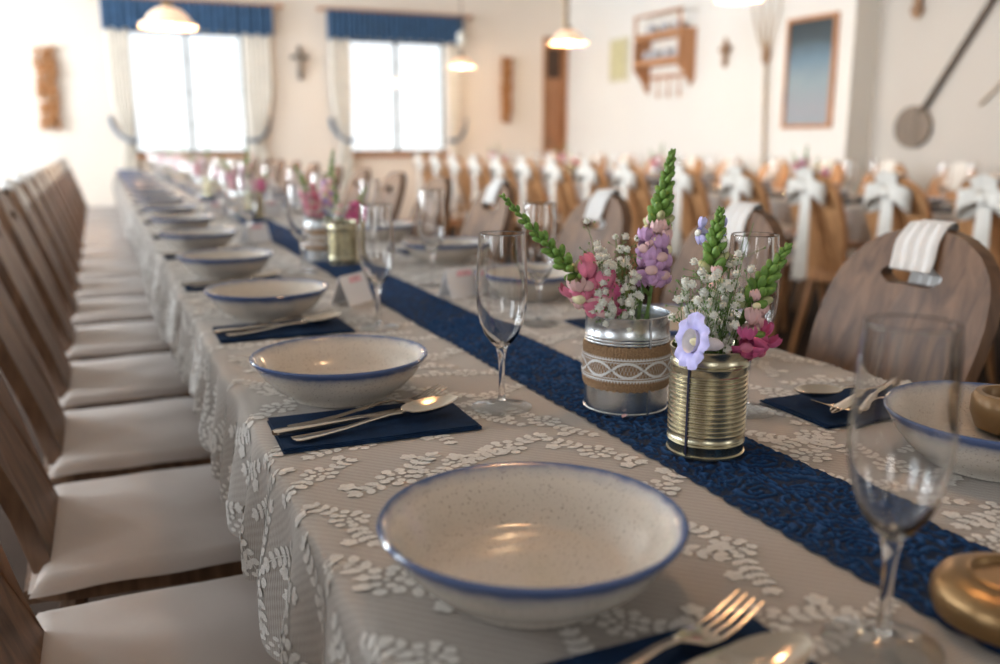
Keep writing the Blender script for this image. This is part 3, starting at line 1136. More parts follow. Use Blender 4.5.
def cushion_mesh(seed):
    rnd = random.Random(seed)
    b = MB()
    ox = rnd.uniform(0, 50)
    def fn(u, v):
        # u across x, v across y; wraps over the edges
        x = -.172 + .402 * u - .012 * (2 * v - 1) ** 2
        y = (-.208 + .416 * v)
        ex = min(u, 1 - u) * 22
        ey = min(v, 1 - v) * 22
        e = min(1, ex, ey)
        z = .013 * (1 - (1 - e) ** 2.2) - .004 * (1 - e)
        w = .0035 * fbm(x * 9 + ox, y * 9) + .003 * sin(14 * (x + y) + ox) * (1 - min(1, abs(x - y) * 6)) * .6
        z += w + .008 * sin(PI * u) * sin(PI * v)
        z -= .002 * (1 - e) * (1 + sin(40 * (x + y) + ox)) * .5
        return (x, y, z)
    b.grid(fn, 44, 44)
    # underside
    b.add([(-.185, -.205, -.0015), (.225, -.205, -.0015), (.225, .205, -.0015), (-.185, .205, -.0015)], [(0, 3, 2, 1)])
    return b.mesh('seat_cushion', M['cushion'])
CUSH = [cushion_mesh(k) for k in range(4)]

def cushion_at(x, y, rz, lab, k, group):
    # cover with a tuck of cloth at the rear corners
    o = ob('seat_cushion', CUSH[k % 4], None, (x, y, SEAT + .002), (0, 0, rz + .02 * sin(k * 5.1)))
    return tag(o, lab, 'cushion', group)

# nearer table, left side
chA = make_chair('dark brown board chair on the left side of nearer table, nearest the camera', M['wood_chair'], 'chairs along the left side of nearer table')
KA = kids_of(chA)
LY = [1.03, 1.51, 2.00, 2.50, 3.03, 3.57] + [3.57 + .54 * k for k in range(1, 11)]
LY = [.54] + LY
XC = .05
for i, y in enumerate(LY):
    lab = 'dark brown board chair on the left side of nearer table, ' + ordn(i)
    if i == 0: chA.location = (XC, y, 0)
    else: copy_tree(chA, KA, (XC, y, 0), 0, lab)
    cushion_at(XC, y, 0, 'cream cushion on the left-side chair of nearer table, ' + ordn(i), i, 'cream seat cushions')
    if i >= 6:
        s = ob('chair_scarf', SCARF_WIDE, None, (XC, y, 0), (0, 0, 0))
        tag(s, 'white scarf over the top of the left-row chair, ' + ordn(i), 'scarf', 'white scarves on the nearer table chairs')
# nearer table, right side
RY = [1.080, 1.56, 2.14, 2.86, 3.45] + [3.45 + .58 * k for k in range(1, 10)]
for i, y in enumerate(RY):
    copy_tree(chA, KA, (.93, y, 0), PI, 'brown board chair on the right side of nearer table, ' + ordn(i), 'chairs along the right side of nearer table')
    s = ob('chair_scarf', SCARF, None, (.93, y, 0), (0, 0, PI)) if i < 4 else None
    if s: tag(s, 'white scarf through the hand hole of the right-row chair, ' + ordn(i), 'scarf', 'white scarves on the nearer table chairs')
    cushion_at(.93, y, PI, 'cream cushion on the right-side chair of nearer table, ' + ordn(i), i, 'cream seat cushions')

# farther table
chB = make_chair('orange brown board chair, near side of farther table, nearest the camera', M['wood_orange'], 'chairs along the near side of farther table')
KB = kids_of(chB)

def bow_meshes():
    tilt = .13 / .486
    def bx(z): return -.170 - z * tilt - .04 * (z / .486) ** 2
    zc = .40
    x0 = bx(zc) - .03
    loops = MB()
    for s in (-1, 1):
        for th in (0, .003):
            def fn(u, v):
                a = 2 * PI * u
                r = .5 - .5 * cos(a)
                w = .03 + .035 * r
                y = s * (.01 + .108 * r)
                z = zc + .02 * sin(a) + (v - .5) * w * 1.5 - .03 * r + .006 * sin(v * 20 + u * 9)
                x = x0 - .028 * sin(a) - .005 * sin(v * 16) - th
                return (x, y, SEAT + z)
            loops.grid(fn, 16, 8)
    tails = MB()
    for s in (-1, 1):
        for th in (0, .003):
            def fn(u, v):
                y = s * (.010 + .010 * v) + (u - .5) * (.035 + .025 * v)
                z = zc - .42 * v - .02 * u * v
                x = min(x0, bx(max(0, z)) - .022) - .008 * sin(u * 16) * v - .01 * v - th
                return (x, y, SEAT + z)
            tails.grid(fn, 10, 10)
    knot = MB().blob((x0 - .012, 0, SEAT + zc), (.022, .026, .026))
    band = MB()
    # cloth over the board top
    for th in (0, .003):
        def fn(u, v):
            y = (u - .5) * .11 * (1 - .5 * abs(v - .5) * 2 * 0 + .1 * sin(v * 5))
            if v < .45:
                z = .33 + (.482 - .33) * (v / .45); x = bx(z) + .022
            elif v < .55:
                q = (v - .45) / .1; z = .483; x = bx(.477) + .022 - .044 * q
            else:
                z = .483 - (v - .55) / .45 * .10; x = bx(z) - .022
            z2 = z - .35 * y * y / .16 * 2.2 * (1 if z > .4 else .4)
            return (x + (.003 * sin(u * 20)) * (1 if v < .5 else -1), y, SEAT + z2 + .004 + th)
        band.grid(fn, 12, 20)
    return [('bow_loops', loops), ('tails', tails), ('knot', knot), ('band', band)]
bowroot = thing('chair_bow', 'x', 'bow', (0, 0, 0), 0, 'ivory bows on the farther table chairs')
for nm, b in bow_meshes(): b.obj(nm, M['organza'], bowroot)
KBW = kids_of(bowroot)

NY = [2.36, 2.82, 3.30, 3.81, 4.32, 4.90, 5.38] + [5.38 + .50 * k for k in range(1, 8)]
NY = [1.88] + NY
first = True
for i, y in enumerate(NY):
    x = 2.98 + .365
    lab = 'orange brown board chair, near side of farther table, ' + ordn(i)
    if first:
        chB.location = (x, y, 0); chB['label'] = lab
    else: copy_tree(chB, KB, (x, y, 0), 0, lab)
    bl = 'ivory bow on the back of the near-side chair of farther table, ' + ordn(i)
    if first: bowroot.location = (x, y, 0); bowroot['label'] = bl
    else: copy_tree(bowroot, KBW, (x, y, 0), 0, bl)
    first = False
    cushion_at(x, y, 0, 'cream cushion on the near-side chair of farther table, ' + ordn(i), i, 'cream seat cushions of farther table')
for i, y in enumerate([2.2 + .52 * k for k in range(14)]):
    x = 4.24
    copy_tree(chB, KB, (x, y, 0), PI, 'orange brown board chair, far side of farther table, ' + ordn(i), 'chairs along the far side of farther table')
    copy_tree(bowroot, KBW, (x, y, 0), PI, 'ivory bow on the far-side chair of farther table, ' + ordn(i))

# ------------------------------------------------------------------ tableware prototypes
ZT = TZ + .0016
def plate_mesh():
    prof = [(0, .006), (.056, .006), (.058, 0), (.062, 0), (.064, .005), (.082, .013), (.096, .026), (.1045, .038), (.1085, .0425),
            (.1108, .0445), (.1112, .0465), (.1100, .0480), (.1075, .0478), (.1030, .0440), (.0960, .0340), (.0860, .0210), (.0760, .0135), (.0700, .0108), (.0655, .0110), (.03, .0100), (0, .0098)]
    prof = [(r, z * 1.13 if r > .065 else z) for r, z in prof]
    return MB().lathe(prof, 72).mesh('soup_plate', M['plate'])
PLATE = plate_mesh()

def flute(lab, group, detail=32):
    t = thing('champagne_flute', lab, 'glass', (0, 0, 0), 0, group)
    foot = [(0, .0095), (.0045, .0085), (.010, .0050), (.022, .0026), (.0355, .0018), (.0372, .0012), (.0365, 0), (.020, .0004), (0, .0004)]
    stem = [(0, .0090), (.0050, .0095), (.0040, .018), (.0036, .035), (.0038, .055), (.0050, .066), (.0072, .074), (.0060, .0775), (0, .0785)]
    bo = [(.0060, .0745), (.0120, .0800), (.0200, .0910), (.0262, .1060), (.0298, .1230), (.0310, .1400), (.0305, .1600), (.0290, .1850), (.0280, .2000), (.0273, .2100), (.0272, .2112), (.02715, .2120)]
    bi = [(r - .0010, z + (.004 if k < 2 else .0008)) for k, (r, z) in enumerate(bo)]
    bi[-1] = (bo[-1][0] - .0009, .2121)
    bi[-2] = (bo[-2][0] - .0009, .2113)
    bi[-3] = (bo[-3][0] - .0009, .2101)
    MB().lathe(foot, detail).obj('foot', M['flute_bowl'], t)
    MB().lathe(stem, detail // 2).obj('stem', M['glass'], t)
    MB().lathe([(0, .0775)] + bo + [(bo[-1][0] - .00045, .2126)] + bi[::-1] + [(0, .0830)], detail).obj('bowl', M['glass'], t)
    return t

def napkin_mesh():
    b = MB()
    for k, (dx, dy) in enumerate(((0, 0), (.002, .0015), (-.001, .003))):
        z0, z1 = k * .0014, k * .0014 + .0013
        a, c = .110 - .001 * k, .060 - .001 * k
        def fn(u, v, z):
            x = -a + 2 * a * u + dx
            y = -c + 2 * c * v + dy
            return (x, y, z + .0008 * fbm(x * 30 + k * 9, y * 30) * (z > .001))
        b.grid(lambda u, v: fn(u, v, z1), 22, 12)
        b.grid(lambda u, v: fn(u, 1 - v, z0), 22, 1)
        for (p, q) in (((0, 0), (1, 0)), ((1, 0), (1, 1)), ((1, 1), (0, 1)), ((0, 1), (0, 0))):
            b.grid(lambda u, v: fn(p[0] + (q[0] - p[0]) * u, p[1] + (q[1] - p[1]) * u, z0 + (z1 - z0) * v), 12, 1)
    return b.mesh('napkin', M['navy'])
NAPKIN = napkin_mesh()

def strip(b, sts, prof_n=6):
    """sts: list of (x, yc, halfwidth, z, thick) -> smooth solid bar"""
    n = 8
    vs, fs = [], []
    for x, yc, w, z, th in sts:
        for k in range(n):
            a = 2 * PI * (k + .5) / n
            vs.append((x, yc + w * math.copysign(abs(cos(a)) ** .6, cos(a)), z + th * math.copysign(abs(sin(a)) ** .8, sin(a))))
    m = len(sts)
    for i in range(m - 1):
        for k in range(n):
            k2 = (k + 1) % n
            fs.append((i * n + k, (i + 1) * n + k, (i + 1) * n + k2, i * n + k2))
    fs.append(tuple(range(n))); fs.append(tuple((m - 1) * n + k for k in range(n))[::-1])
    b.add(vs, fs)

HANDLE = [(-.100, .004, .0045), (-.098, .0082, .0040), (-.090, .0092, .0035), (-.070, .0078, .0035), (-.040, .0055, .0050), (-.01, .0042, .0085), (.015, .0036, .0110), (.030, .0036, .0105)]
def fork_mesh():
    b = MB()
    strip(b, [(x, 0, w, z, .0011) for x, w, z in HANDLE] + [(.038, 0, .0070, .0085, .0010), (.046, 0, .0118, .0060, .0009), (.056, 0, .0125, .0048, .0009), (.060, 0, .0125, .0050, .0009)])
    for k in range(4):
        y = (k - 1.5) * .0068
        strip(b, [(.059, y, .0022, .0050, .0009), (.075, y, .0020, .0075, .0009), (.090, y, .0016, .0125, .0008), (.100, y * .97, .0008, .0165, .0006)])
    return b.mesh('fork', M['steel'])
def spoon_mesh():
    b = MB()
    strip(b, [(x, 0, w, z, .0011) for x, w, z in HANDLE])
    cx, a, w = .066, .036, .0205
    def bowl(zo, flip):
        def fn(u, v):
            an = 2 * PI * (u if not flip else 1 - u)
            r = v
            x = cx + a * r * cos(an); y = w * r * sin(an) * (1 - .12 * cos(an))
            return (x, y, .0035 + .010 * r * r + .006 * (cos(an) * r + 1) * .4 + zo)
        return fn
    b.grid(bowl(0, False), 28, 7); b.grid(bowl(-.0011, True), 28, 7)
    def rim(u, v):
        p = bowl(-.0011 * v, False)(u, 1)
        return p
    b.grid(rim, 28, 1)
    return b.mesh('spoon', M['steel'])
def knife_mesh():
    b = MB()
    strip(b, [(-.105, 0, .004, .004, .0025), (-.10, 0, .0075, .004, .003), (-.06, 0, .0065, .004, .003), (-.005, 0, .0050, .0045, .0028), (.0, 0, .0055, .0045, .0022),
              (.006, 0, .0080, .0045, .0009), (.05, .001, .0088, .0045, .0007), (.085, .0015, .0080, .0045, .0006), (.100, .0035, .0045, .0045, .0005), (.105, .005, .0015, .0045, .0004)])
    return b.mesh('table_knife', M['steel'])
FORK, SPOON, KNIFE = fork_mesh(), spoon_mesh(), knife_mesh()

def cut(name, me, cat, lab, x, y, z, rz, group, rx=0, ry=0):
    o = ob(name, me, None, (x, y, z), (rx, ry, rz))
    return tag(o, lab, cat, group)

def setting(px, py, side, i, tname, rnd, glass, fl, full=True, napx=None, napy=-.143):
    """one place: plate, napkin with fork, knife and spoon, flute"""
    who = '%s side of %s table, %s' % (side[0], tname, ordn(i))
    g = 'of the %s table' % tname
    rz0 = 0 if side[1] > 0 else PI
    p = ob('soup_plate', PLATE, None, (px, py, ZT), (0, 0, rnd.uniform(0, 6)))
    tag(p, 'cream soup plate with blue rim, ' + who, 'plate', 'soup plates ' + g)
    nx, ny = px + side[1] * (.001 if napx is None else napx), py + napy * side[1]
    o = ob('napkin', NAPKIN, None, (nx, ny, ZT), (0, 0, rz0 + rnd.uniform(-.03, .03)))
    tag(o, 'folded navy blue napkin, ' + who, 'napkin', 'navy napkins ' + g)
    zz = ZT + .0054
    if side[1] > 0:
        spec = [('fork', FORK, .004, .027, .20, -.02), ('table_knife', KNIFE, -.010, .004, .12, 0), ('spoon', SPOON, .000, -.021, .15, -.01)]
    else:
        spec = [('fork', FORK, .004, .022, .10, -.02), ('table_knife', KNIFE, .0, .00, .42, 0), ('spoon', SPOON, -.01, -.024, .05, 0)]
    for k, (nm, me, dx, dy, r, ry) in enumerate(spec):
        if not full and nm == 'table_knife': continue
        ax, ay = dx * cos(rz0) - dy * sin(rz0), dx * sin(rz0) + dy * cos(rz0)
        cut(nm, me, nm.split('_')[-1], 'steel %s on the navy napkin, %s' % (nm.replace('_', ' '), who), nx + ax, ny + ay, zz + (.004 if (nm == 'table_knife' and side[1] < 0) else 0),
            rz0 + r + rnd.uniform(-.02, .02), nm.replace('_', ' ') + 's ' + g, ry=ry)
    if fl:
        if glass['first']:
            root = glass['first']; glass['first'] = None
            root.location = (fl[0], fl[1], ZT - .0006); root['label'] = 'clear champagne flute, ' + who
            glass['root'], glass['kids'] = root, kids_of(root)
        else:
            copy_tree(glass['root'], glass['kids'], (fl[0], fl[1], ZT - .0006), rnd.uniform(0, 3), 'clear champagne flute, ' + who, 'champagne flutes ' + g)

rnd = random.Random(5)
glass = {'first': flute('x', 'champagne flutes of the nearer table')}
LP = [(.2655, .546), (.262, 1.100), (.266, 1.668), (.262, 2.215), (.257, 2.80)] + [(.258, 2.80 + .57 * k) for k in range(1, 12)]
LF = [(.437, .382), (.427, .965), (.424, 1.487), (.445, 2.225), (.415, 2.88)]
for i, (x, y) in enumerate(LP):
    fl = LF[i] if i < len(LF) else (.44 + rnd.uniform(-.02, .02), y + rnd.uniform(-.02, .06))
    setting(x, y, ('left', 1), i, 'nearer', rnd, glass, fl, napx=.004 if i == 0 else .001, napy=-.162 if i == 0 else -.143)
RP = [(.804, .590), (.800, 1.125), (.795, 1.665), (.832, 2.265)] + [(.825, 2.265 + .57 * k) for k in range(1, 13)]
RF = [(.690, .835), (.693, 1.405), (.664, 1.885), (.68, 2.43)]
for i, (x, y) in enumerate(RP):
    fl = RF[i] if i < len(RF) else (.68 + rnd.uniform(-.02, .02), y + rnd.uniform(.08, .2))
    setting(x, y, ('right', -1), i, 'nearer', rnd, glass, fl, full=i < 6, napx=-.035 if i == 0 else -.055, napy=-.205 if i == 0 else -.222)
for i in range(12):
    y = 1.9 + .6 * i
    setting(3.52, y, ('near', 1), i, 'farther', rnd, glass, (3.68, y + .02), full=False)
    setting(4.03, y, ('far', -1), i, 'farther', rnd, glass, (3.87, y + .02), full=False)

# place cards
def card(x, y, rz, lab):
    t = thing('place_card', lab, 'place card', (x, y, ZT), rz, 'folded place cards')
    b = MB()
    w, h, d_ = .045, .058, .022
    for s in (-1, 1):
        b.add([(-w, s * d_, 0), (w, s * d_, 0), (w, 0, h), (-w, 0, h), (-w, s * (d_ - .001), 0), (w, s * (d_ - .001), 0), (w, 0, h - .002), (-w, 0, h - .002)],
              [(0, 1, 2, 3), (4, 7, 6, 5), (0, 4, 5, 1), (0, 3, 7, 4), (1, 5, 6, 2)])
    b.obj('folded_card', M['paper'], t, smooth=False)
    q = MB()
    def P(u, v): return (-w + 2 * w * u, -d_ * (1 - v) - .0006, h * v)
    q.add([P(.3, .72), P(.8, .72), P(.75, .92), P(.35, .92)], [(0, 1, 2, 3)])
    q.obj('pink_print', M['cardpink'], t, smooth=False)
for i, (x, y, rz) in enumerate([(.445, 1.745, .75), (.444, 2.95, .5), (.45, 4.1, .6)]):
    card(x, y, rz, 'white folded place card before the left-side flutes, ' + ordn(i))
for i, (x, y, rz) in enumerate([(.675, 1.735, .35), (.68, 2.9, .3), (.68, 4.05, .4)]):
    card(x, y, rz, 'white folded place card before the right-side flutes, ' + ordn(i))

# brass pieces
t = thing('brass_candle_holder', 'squat round brass candle holder at bottom right corner of table', 'candle holder', (.532, .364, TZ + .006), 0)
MB().lathe([(0, 0), (.040, 0), (.0475, .004), (.0505, .013), (.0500, .020), (.0460, .027), (.038, .0315), (.028, .033), (.026, .0325), (.0245, .030), (.012, .0298), (0, .0305)], 56).obj('body', M['brass'], t)
MB().lathe([(.026, .0325), (.0275, .0342), (.029, .0335), (.0285, .0322)], 56).obj('raised_rim', M['brass'], t)
t = thing('brown_candle_cup', 'small round brown candle cup standing in the right-hand plate', 'candle holder', (.866, .620, ZT + .013), 0)
MB().lathe([(0, 0), (.022, 0), (.034, .006), (.0400, .022), (.0395, .038), (.036, .0435), (.030, .044), (.0265, .040), (.0255, .014), (.020, .008), (0, .007)], 48).obj('cup', M['brown_cup'], t)
MB().lathe([(0, 0), (.015, 0), (.015, .007), (0, .007)], 20, (0, 0, .0085)).obj('tealight', M['whitepetal'], t)

# ------------------------------------------------------------------ tins
def big_tin():
    t = thing('silver_tin', 'x', 'tin', (0, 0, 0), 0, 'burlap-wrapped silver tins')
    R, H = .0505, .1165
    prof = [(0, .002), (R - .003, .002), (R - .001, 0), (R + .0008, .0008), (R + .0008, .0028), (R - .0004, .004), (R - .0004, .020)]
    for z in (.0845, .088, .0915): prof += [(R - .0004, z - .0015), (R + .0006, z), (R - .0004, z + .0012)]
    prof += [(R - .0004, H - .004), (R + .0008, H - .002), (R + .0008, H), (R - .001, H), (R - .0015, H - .004), (R - .0015, .006), (0, .006)]
    MB().lathe(prof, 64).obj('can', M['tin_silver'], t)
    MB().box(-.0012, .0012, -R - .0012, -R + .0002, .004, .116).obj('seam', M['tin_silver'], t, smooth=False)
    b = MB()
    def band(z0, z1, r, amp, fr, nz=6):
        def fn(u, v):
            a = 2 * PI * u
            z = z0 + (z1 - z0) * v + amp * sin(a * fr) * (1 if v in (0, 1) else 0)
            rr = r + .0006 * sin(a * fr * 2 + v * 9) + (.0004 if 0 < v < 1 else -.0008)
            return (rr * cos(a), rr * sin(a), z)
        return fn
    b.grid(band(.030, .083, R + .0014, .0007, 40), 160, 12)
    b.obj('burlap_wrap', M['burlap'], t)
    # lace band: net with geometry motifs
    l = MB()
    r = R + .0030
    def P(a, z, k=0): return ((r + k) * cos(a), (r + k) * sin(a), z)
    n = 300
    for z0, dz in ((.0430, .0016), (.0675, .0016), (.0648, .0008), (.0462, .0008)):
        l.add([P(2 * PI * k / n, z) for z in (z0, z0 + dz) for k in range(n)], [(k, (k + 1) % n, n + (k + 1) % n, n + k) for k in range(n)])
    # scalloped edge picots
    for k in range(90):
        a = 2 * PI * k / 90
        for zc in (.0420, .0700):
            l.add([P(a + .018 * cos(q * 1.047), zc + .0011 * sin(q * 1.047)) for q in range(6)], [tuple(range(6))])
    # lozenge mesh threads
    m = 84
    for k in range(m):
        for s in (-1, 1):
            pts = []
            for j in range(7):
                a = 2 * PI * (k + s * j * .42) / m
                pts.append((a, .0440 + .0238 * j / 6))
            for (a, z), (a2, z2) in zip(pts, pts[1:]):
                l.add([P(a - .0032, z), P(a + .0032, z), P(a2 + .0032, z2), P(a2 - .0032, z2)], [(0, 1, 2, 3)])
    # swags of dense lace
    for k in range(9):
        a0 = 2 * PI * k / 9
        for j in range(18):
            u = j / 17
            a = a0 + (u - .5) * .66
            for side in (-1, 1):
                z = .0560 + side * .0085 * (abs(sin(PI * u)) ** .8) + .0005
                l.add([P(a + .030 * cos(q * 1.047), z + .0019 * sin(q * 1.047), .0006) for q in range(6)], [tuple(range(6))])
    o = l.obj('lace_band', M['white_cloth'], t, smooth=False)
    o['label'] = 'white lace band around the burlap'
    MB().lathe([(R - .002, .100), (0, .100)], 32).obj('water', M['soil'], t)
    return t
def gold_tin():
    t = thing('gold_tin', 'x', 'tin', (0, 0, 0), 0, 'ribbed gold tins')
    R, H = .0395, .1115
    prof = [(0, .002), (R - .003, .002), (R - .001, 0), (R + .0008, .0008), (R + .0008, .0028), (R - .0010, .004), (R - .0010, .012), (R + .0003, .0135), (R - .0010, .0150), (R + .0003, .0165), (R - .0010, .018)]
    z = .0215
    for k in range(13):
        prof += [(R - .0011, z), (R - .0011, z + .0008), (R + .0003, z + .0022), (R + .0003, z + .0032), (R - .0011, z + .0044)]
        z += .0050
    prof += [(R - .0010, .0920), (R + .0003, .0935), (R - .0010, .095), (R + .0003, .0965), (R - .0010, .098),
             (R - .0010, H - .004), (R + .0008, H - .002), (R + .0008, H), (R - .001, H), (R - .0022, H - .004), (R - .0022, .006), (0, .006)]
    MB().lathe(prof, 64).obj('can', M['tin_gold'], t)
    a = -2.72
    sb = MB(); sb.box(-.0009, .0009, -R - .0008, -R + .0006, .004, .104)
    c, s = cos(a + PI / 2), sin(a + PI / 2)
    sb.v = [(x * c - y * s, x * s + y * c, zz) for x, y, zz in sb.v]
    o = sb.obj('seam', M['seam'], t, smooth=False); o['label'] = 'dark blue vertical seam line'
    MB().lathe([(R - .003, .090), (0, .090)], 24).obj('water', M['soil'], t)
    return t

# ------------------------------------------------------------------ flowers
def frame_to(d):
    return Vector(d).normalized().to_track_quat('Z', 'Y').to_matrix()

def bud_mesh(m, nm='bud'):
    b = MB()
    b.blob((0, 0, .0045), (.0032, .0032, .0058), 8, 6)
    for k in range(3):
        a = 2 * PI * k / 3
        b.petal((0.0008 * cos(a), .0008 * sin(a), 0), (cos(a) * .55, sin(a) * .55, 1), (cos(a), sin(a), 0), .006, .004, -.6, -.2, nu=2, nv=2)
    return b.mesh(nm, m)

def floret_mesh(outer, inner, seed, nm='floret'):
    """snapdragon bloom: tube, puffed palate, two-lobed upper lip, three-lobed lower lip; grows along +Z, lips towards +X"""
    r = random.Random(seed)
    b = MB()
    b.lathe([(.0018, 0), (.0040, .003), (.0046, .008), (.0054, .012), (.0062, .015)], 10)
    b.blob((.0040, 0, .0145), (.0046, .0056, .0034), 10, 6, None, 1)
    def lobe(o, d, up, L, Wd, curl, ph):
        o, d, up = Vector(o), Vector(d).normalized(), Vector(up)
        side = d.cross(up).normalized(); up = side.cross(d).normalized()
        def fn(u, v):
            w = Wd * (.35 + .65 * min(1, v * 1.7)) * (1 if v < .75 else (1 - (v - .75) ** 2 * 5))
            x = u - .5
            ln = L * v * (1 - .25 * (2 * x) ** 2)
            fr = .0013 * sin(13 * u + ph) * v * v + .0008 * sin(29 * u + 2 * ph) * v ** 3
            return o + d * ln * cos(curl * v * .8) + side * (x * w) + up * (L * v * sin(curl * v) + fr + .0022 * (2 * x) ** 2 * (1 if curl > 0 else -1))
        b.grid(fn, 10, 6)
    for s in (-1, 1):
        lobe((-.002, s * .0022, .0135), (-.35, s * .55, 1), (-1, 0, .2), .0125, .0120, .9, r.uniform(0, 6))
    for k in (-1, 0, 1):
        lobe((.005, k * .0035, .0125), (.9, k * .85, .45), (.2, 0, 1), .0105, .0105, -.9, r.uniform(0, 6))
    return b.mesh(nm, [outer, inner])

def blossom_mesh():
    b = MB()
    r = random.Random(2)
    for k in range(20):
        ph = math.acos(1 - 1.5 * (k + .5) / 20)
        th = k * 2.4
        d_ = Vector((sin(ph) * cos(th), sin(ph) * sin(th), cos(ph)))
        b.petal(d_ * .0006, d_ + Vector((r.uniform(-.2, .2), r.uniform(-.2, .2), 0)), (0, 0, 1) if abs(d_.z) < .8 else (1, 0, 0), .0040, .0034, .5, .2, nu=2, nv=2)
    b.blob((0, 0, .0006), .0030, 7, 5)
    return b.mesh('blossom', M['whitepetal'])

BUD = bud_mesh(M['bud']); BUDP = bud_mesh(M['budpale'], 'pale_bud')
BLOSSOM = blossom_mesh()
FLO = {'pink': floret_mesh(M['pink'], M['palepink'], 1), 'magenta': floret_mesh(M['magenta'], M['pink'], 2), 'lilac': floret_mesh(M['lilac'], M['palepink'], 3),
       'palepink': floret_mesh(M['palepink'], M['yellow'], 4), 'violet': floret_mesh(M['violet'], M['whitepetal'], 5)}

def bez(pts, t):
    n = len(pts) - 1
    x = t * n
    i = min(n - 1, int(x))
    u = x - i
    p0, p1, p2, p3 = pts[max(0, i - 1)], pts[i], pts[i + 1], pts[min(n, i + 2)]
    return .5 * ((2 * p1) + (p2 - p0) * u + (2 * p0 - 5 * p1 + 4 * p2 - p3) * u * u + (3 * p1 - p0 - 3 * p2 + p3) * u ** 3)

def place_matrix(p, d, spin, sc):
    q = Vector(d).normalized().to_track_quat('Z', 'X')
    return Matrix.Translation(p) @ (q.to_matrix().to_4x4()) @ Matrix.Rotation(spin, 4, 'Z') @ Matrix.Scale(sc, 4)

def snapdragon(pts, base, b0, florets, seed, lab, group, nb=34, joined=False, bs=1.0):
    """pts: world points from inside the tin to the tip; buds start at fraction b0; florets=[(t, colour, azimuth, scale)]"""
    r = random.Random(seed)
    base = Vector(base)
    P = [Vector(p) - base for p in pts]
    curve = [bez(P, k / 24) for k in range(25)]
    sm = MB().tube(curve, [.0026 * (1 - .55 * k / 24) for k in range(25)], 6)
    items = []
    for k in range(nb):
        u = k / (nb - 1)
        t = b0 + (1 - b0) * u
        p = bez(P, t)
        d_ = (bez(P, min(1, t + .02)) - bez(P, t - .02)).normalized()
        side = Vector((cos(k * 2.4), sin(k * 2.4), 0))
        side = (side - d_ * side.dot(d_)).normalized()
        s = (1.35 - .95 * u ** 1.3) * bs
        out = (side * (1.0 - .55 * u) + d_ * (.7 + .6 * u)).normalized()
        items.append((BUDP if (u < .16 and k % 2) else BUD, 'bud', place_matrix(p + side * .0022 * s, out, r.uniform(0, 6), s)))
    for t, col, az, s in florets:
        p = bez(P, t)
        d_ = (bez(P, min(1, t + .02)) - bez(P, max(0, t - .02))).normalized()
        side = Vector((cos(az), sin(az), 0))
        side = (side - d_ * side.dot(d_)).normalized()
        mt = place_matrix(p + side * .002, side + d_ * .35, 0, s)
        # turn so that the lower lip hangs down
        z = (side + d_ * .35).normalized(); dn = Vector((0, 0, -1)); x = (dn - z * dn.dot(z)).normalized(); y = z.cross(x)
        R3 = Matrix((x, y, z)).transposed().to_4x4()
        mt = Matrix.Translation(p + side * .002) @ R3 @ Matrix.Scale(s, 4)
        items.append((FLO[col], 'floret', mt))
    if joined:
        mats = []
        def slot(m):
            if m not in mats: mats.append(m)
            return mats.index(m)
        out = MB(); out.add(sm.v, sm.f, slot(M['stem']))
        for me, nm, mt in items:
            vs = [mt @ v.co for v in me.vertices]
            ofs = len(out.v)
            out.v += [tuple(v) for v in vs]
            for p in me.polygons:
                out.f.append(tuple(ofs + i for i in p.vertices)); out.mi.append(slot(me.materials[p.material_index]))
        return out.mesh('snapdragon', mats)
    t_ = thing('snapdragon', lab, 'flower', base, 0, group)
    sm.obj('stem', M['stem'], t_)
    for me, nm, mt in items:
        o = ob(nm, me, t_)
        o.matrix_local = mt
    for k in range(4):
        t = .12 + .1 * k
        p = bez(P, t); a = r.uniform(0, 6)
        lf = MB().petal((0, 0, 0), (cos(a), sin(a), .8), (0, 0, 1), .026, .006, .3, .15, nu=2, nv=5).obj('leaf', M['leaf'], t_)
        lf.location = p
    return t_

def babys_breath(base, tips, seed, lab, group, joined=False, nper=7, spread=.022):
    r = random.Random(seed)
    base = Vector(base)
    b = MB()
    bl = []
    for tp in tips:
        tp = Vector(tp) - base
        mid = tp * .55 + Vector((r.uniform(-.006, .006), r.uniform(-.006, .006), .012))
        P = [Vector((0, 0, 0)), mid * .6, mid, tp]
        b.tube([bez(P, k / 6) for k in range(7)], [.0008, .0008, .0007, .0006, .0006, .0005, .0004], 4)
        for k in range(nper):
            f = r.uniform(.45, 1.0)
            s = bez(P, f)
            e = s + Vector((r.gauss(0, spread * .6), r.gauss(0, spread * .5), abs(r.gauss(.010, spread * .5))))
            m2 = (s + e) / 2 + Vector((0, 0, -.002))
            b.tube([s, m2, e], [.0004, .0003, .0003], 4)
            bl.append((e, e - s))
            # unopened specks on hair-thin side twigs
            for q in range(2):
                e2 = m2 + Vector((r.gauss(0, .008), r.gauss(0, .008), abs(r.gauss(.007, .004))))
                b.tube([m2, e2], .00025, 3)
                b.blob(e2, (.0011, .0011, .0014), 5, 3)
    if joined:
        mats = [M['stem'], M['whitepetal']]
        out = MB(); out.add(b.v, b.f, 0)
        for e, d_ in bl:
            out.blob(e, .0042, 6, 4, None, 1)
        return out.mesh('babys_breath', mats)
    t = thing('babys_breath', lab, 'flower', base, 0, group)
    b.obj('twigs', M['stem'], t)
    for e, d_ in bl:
        o = ob('blossom', BLOSSOM, t)
        o.matrix_local = place_matrix(e, d_ + Vector((0, -.01, .004)), r.uniform(0, 6), r.uniform(1.0, 1.4))
    return t

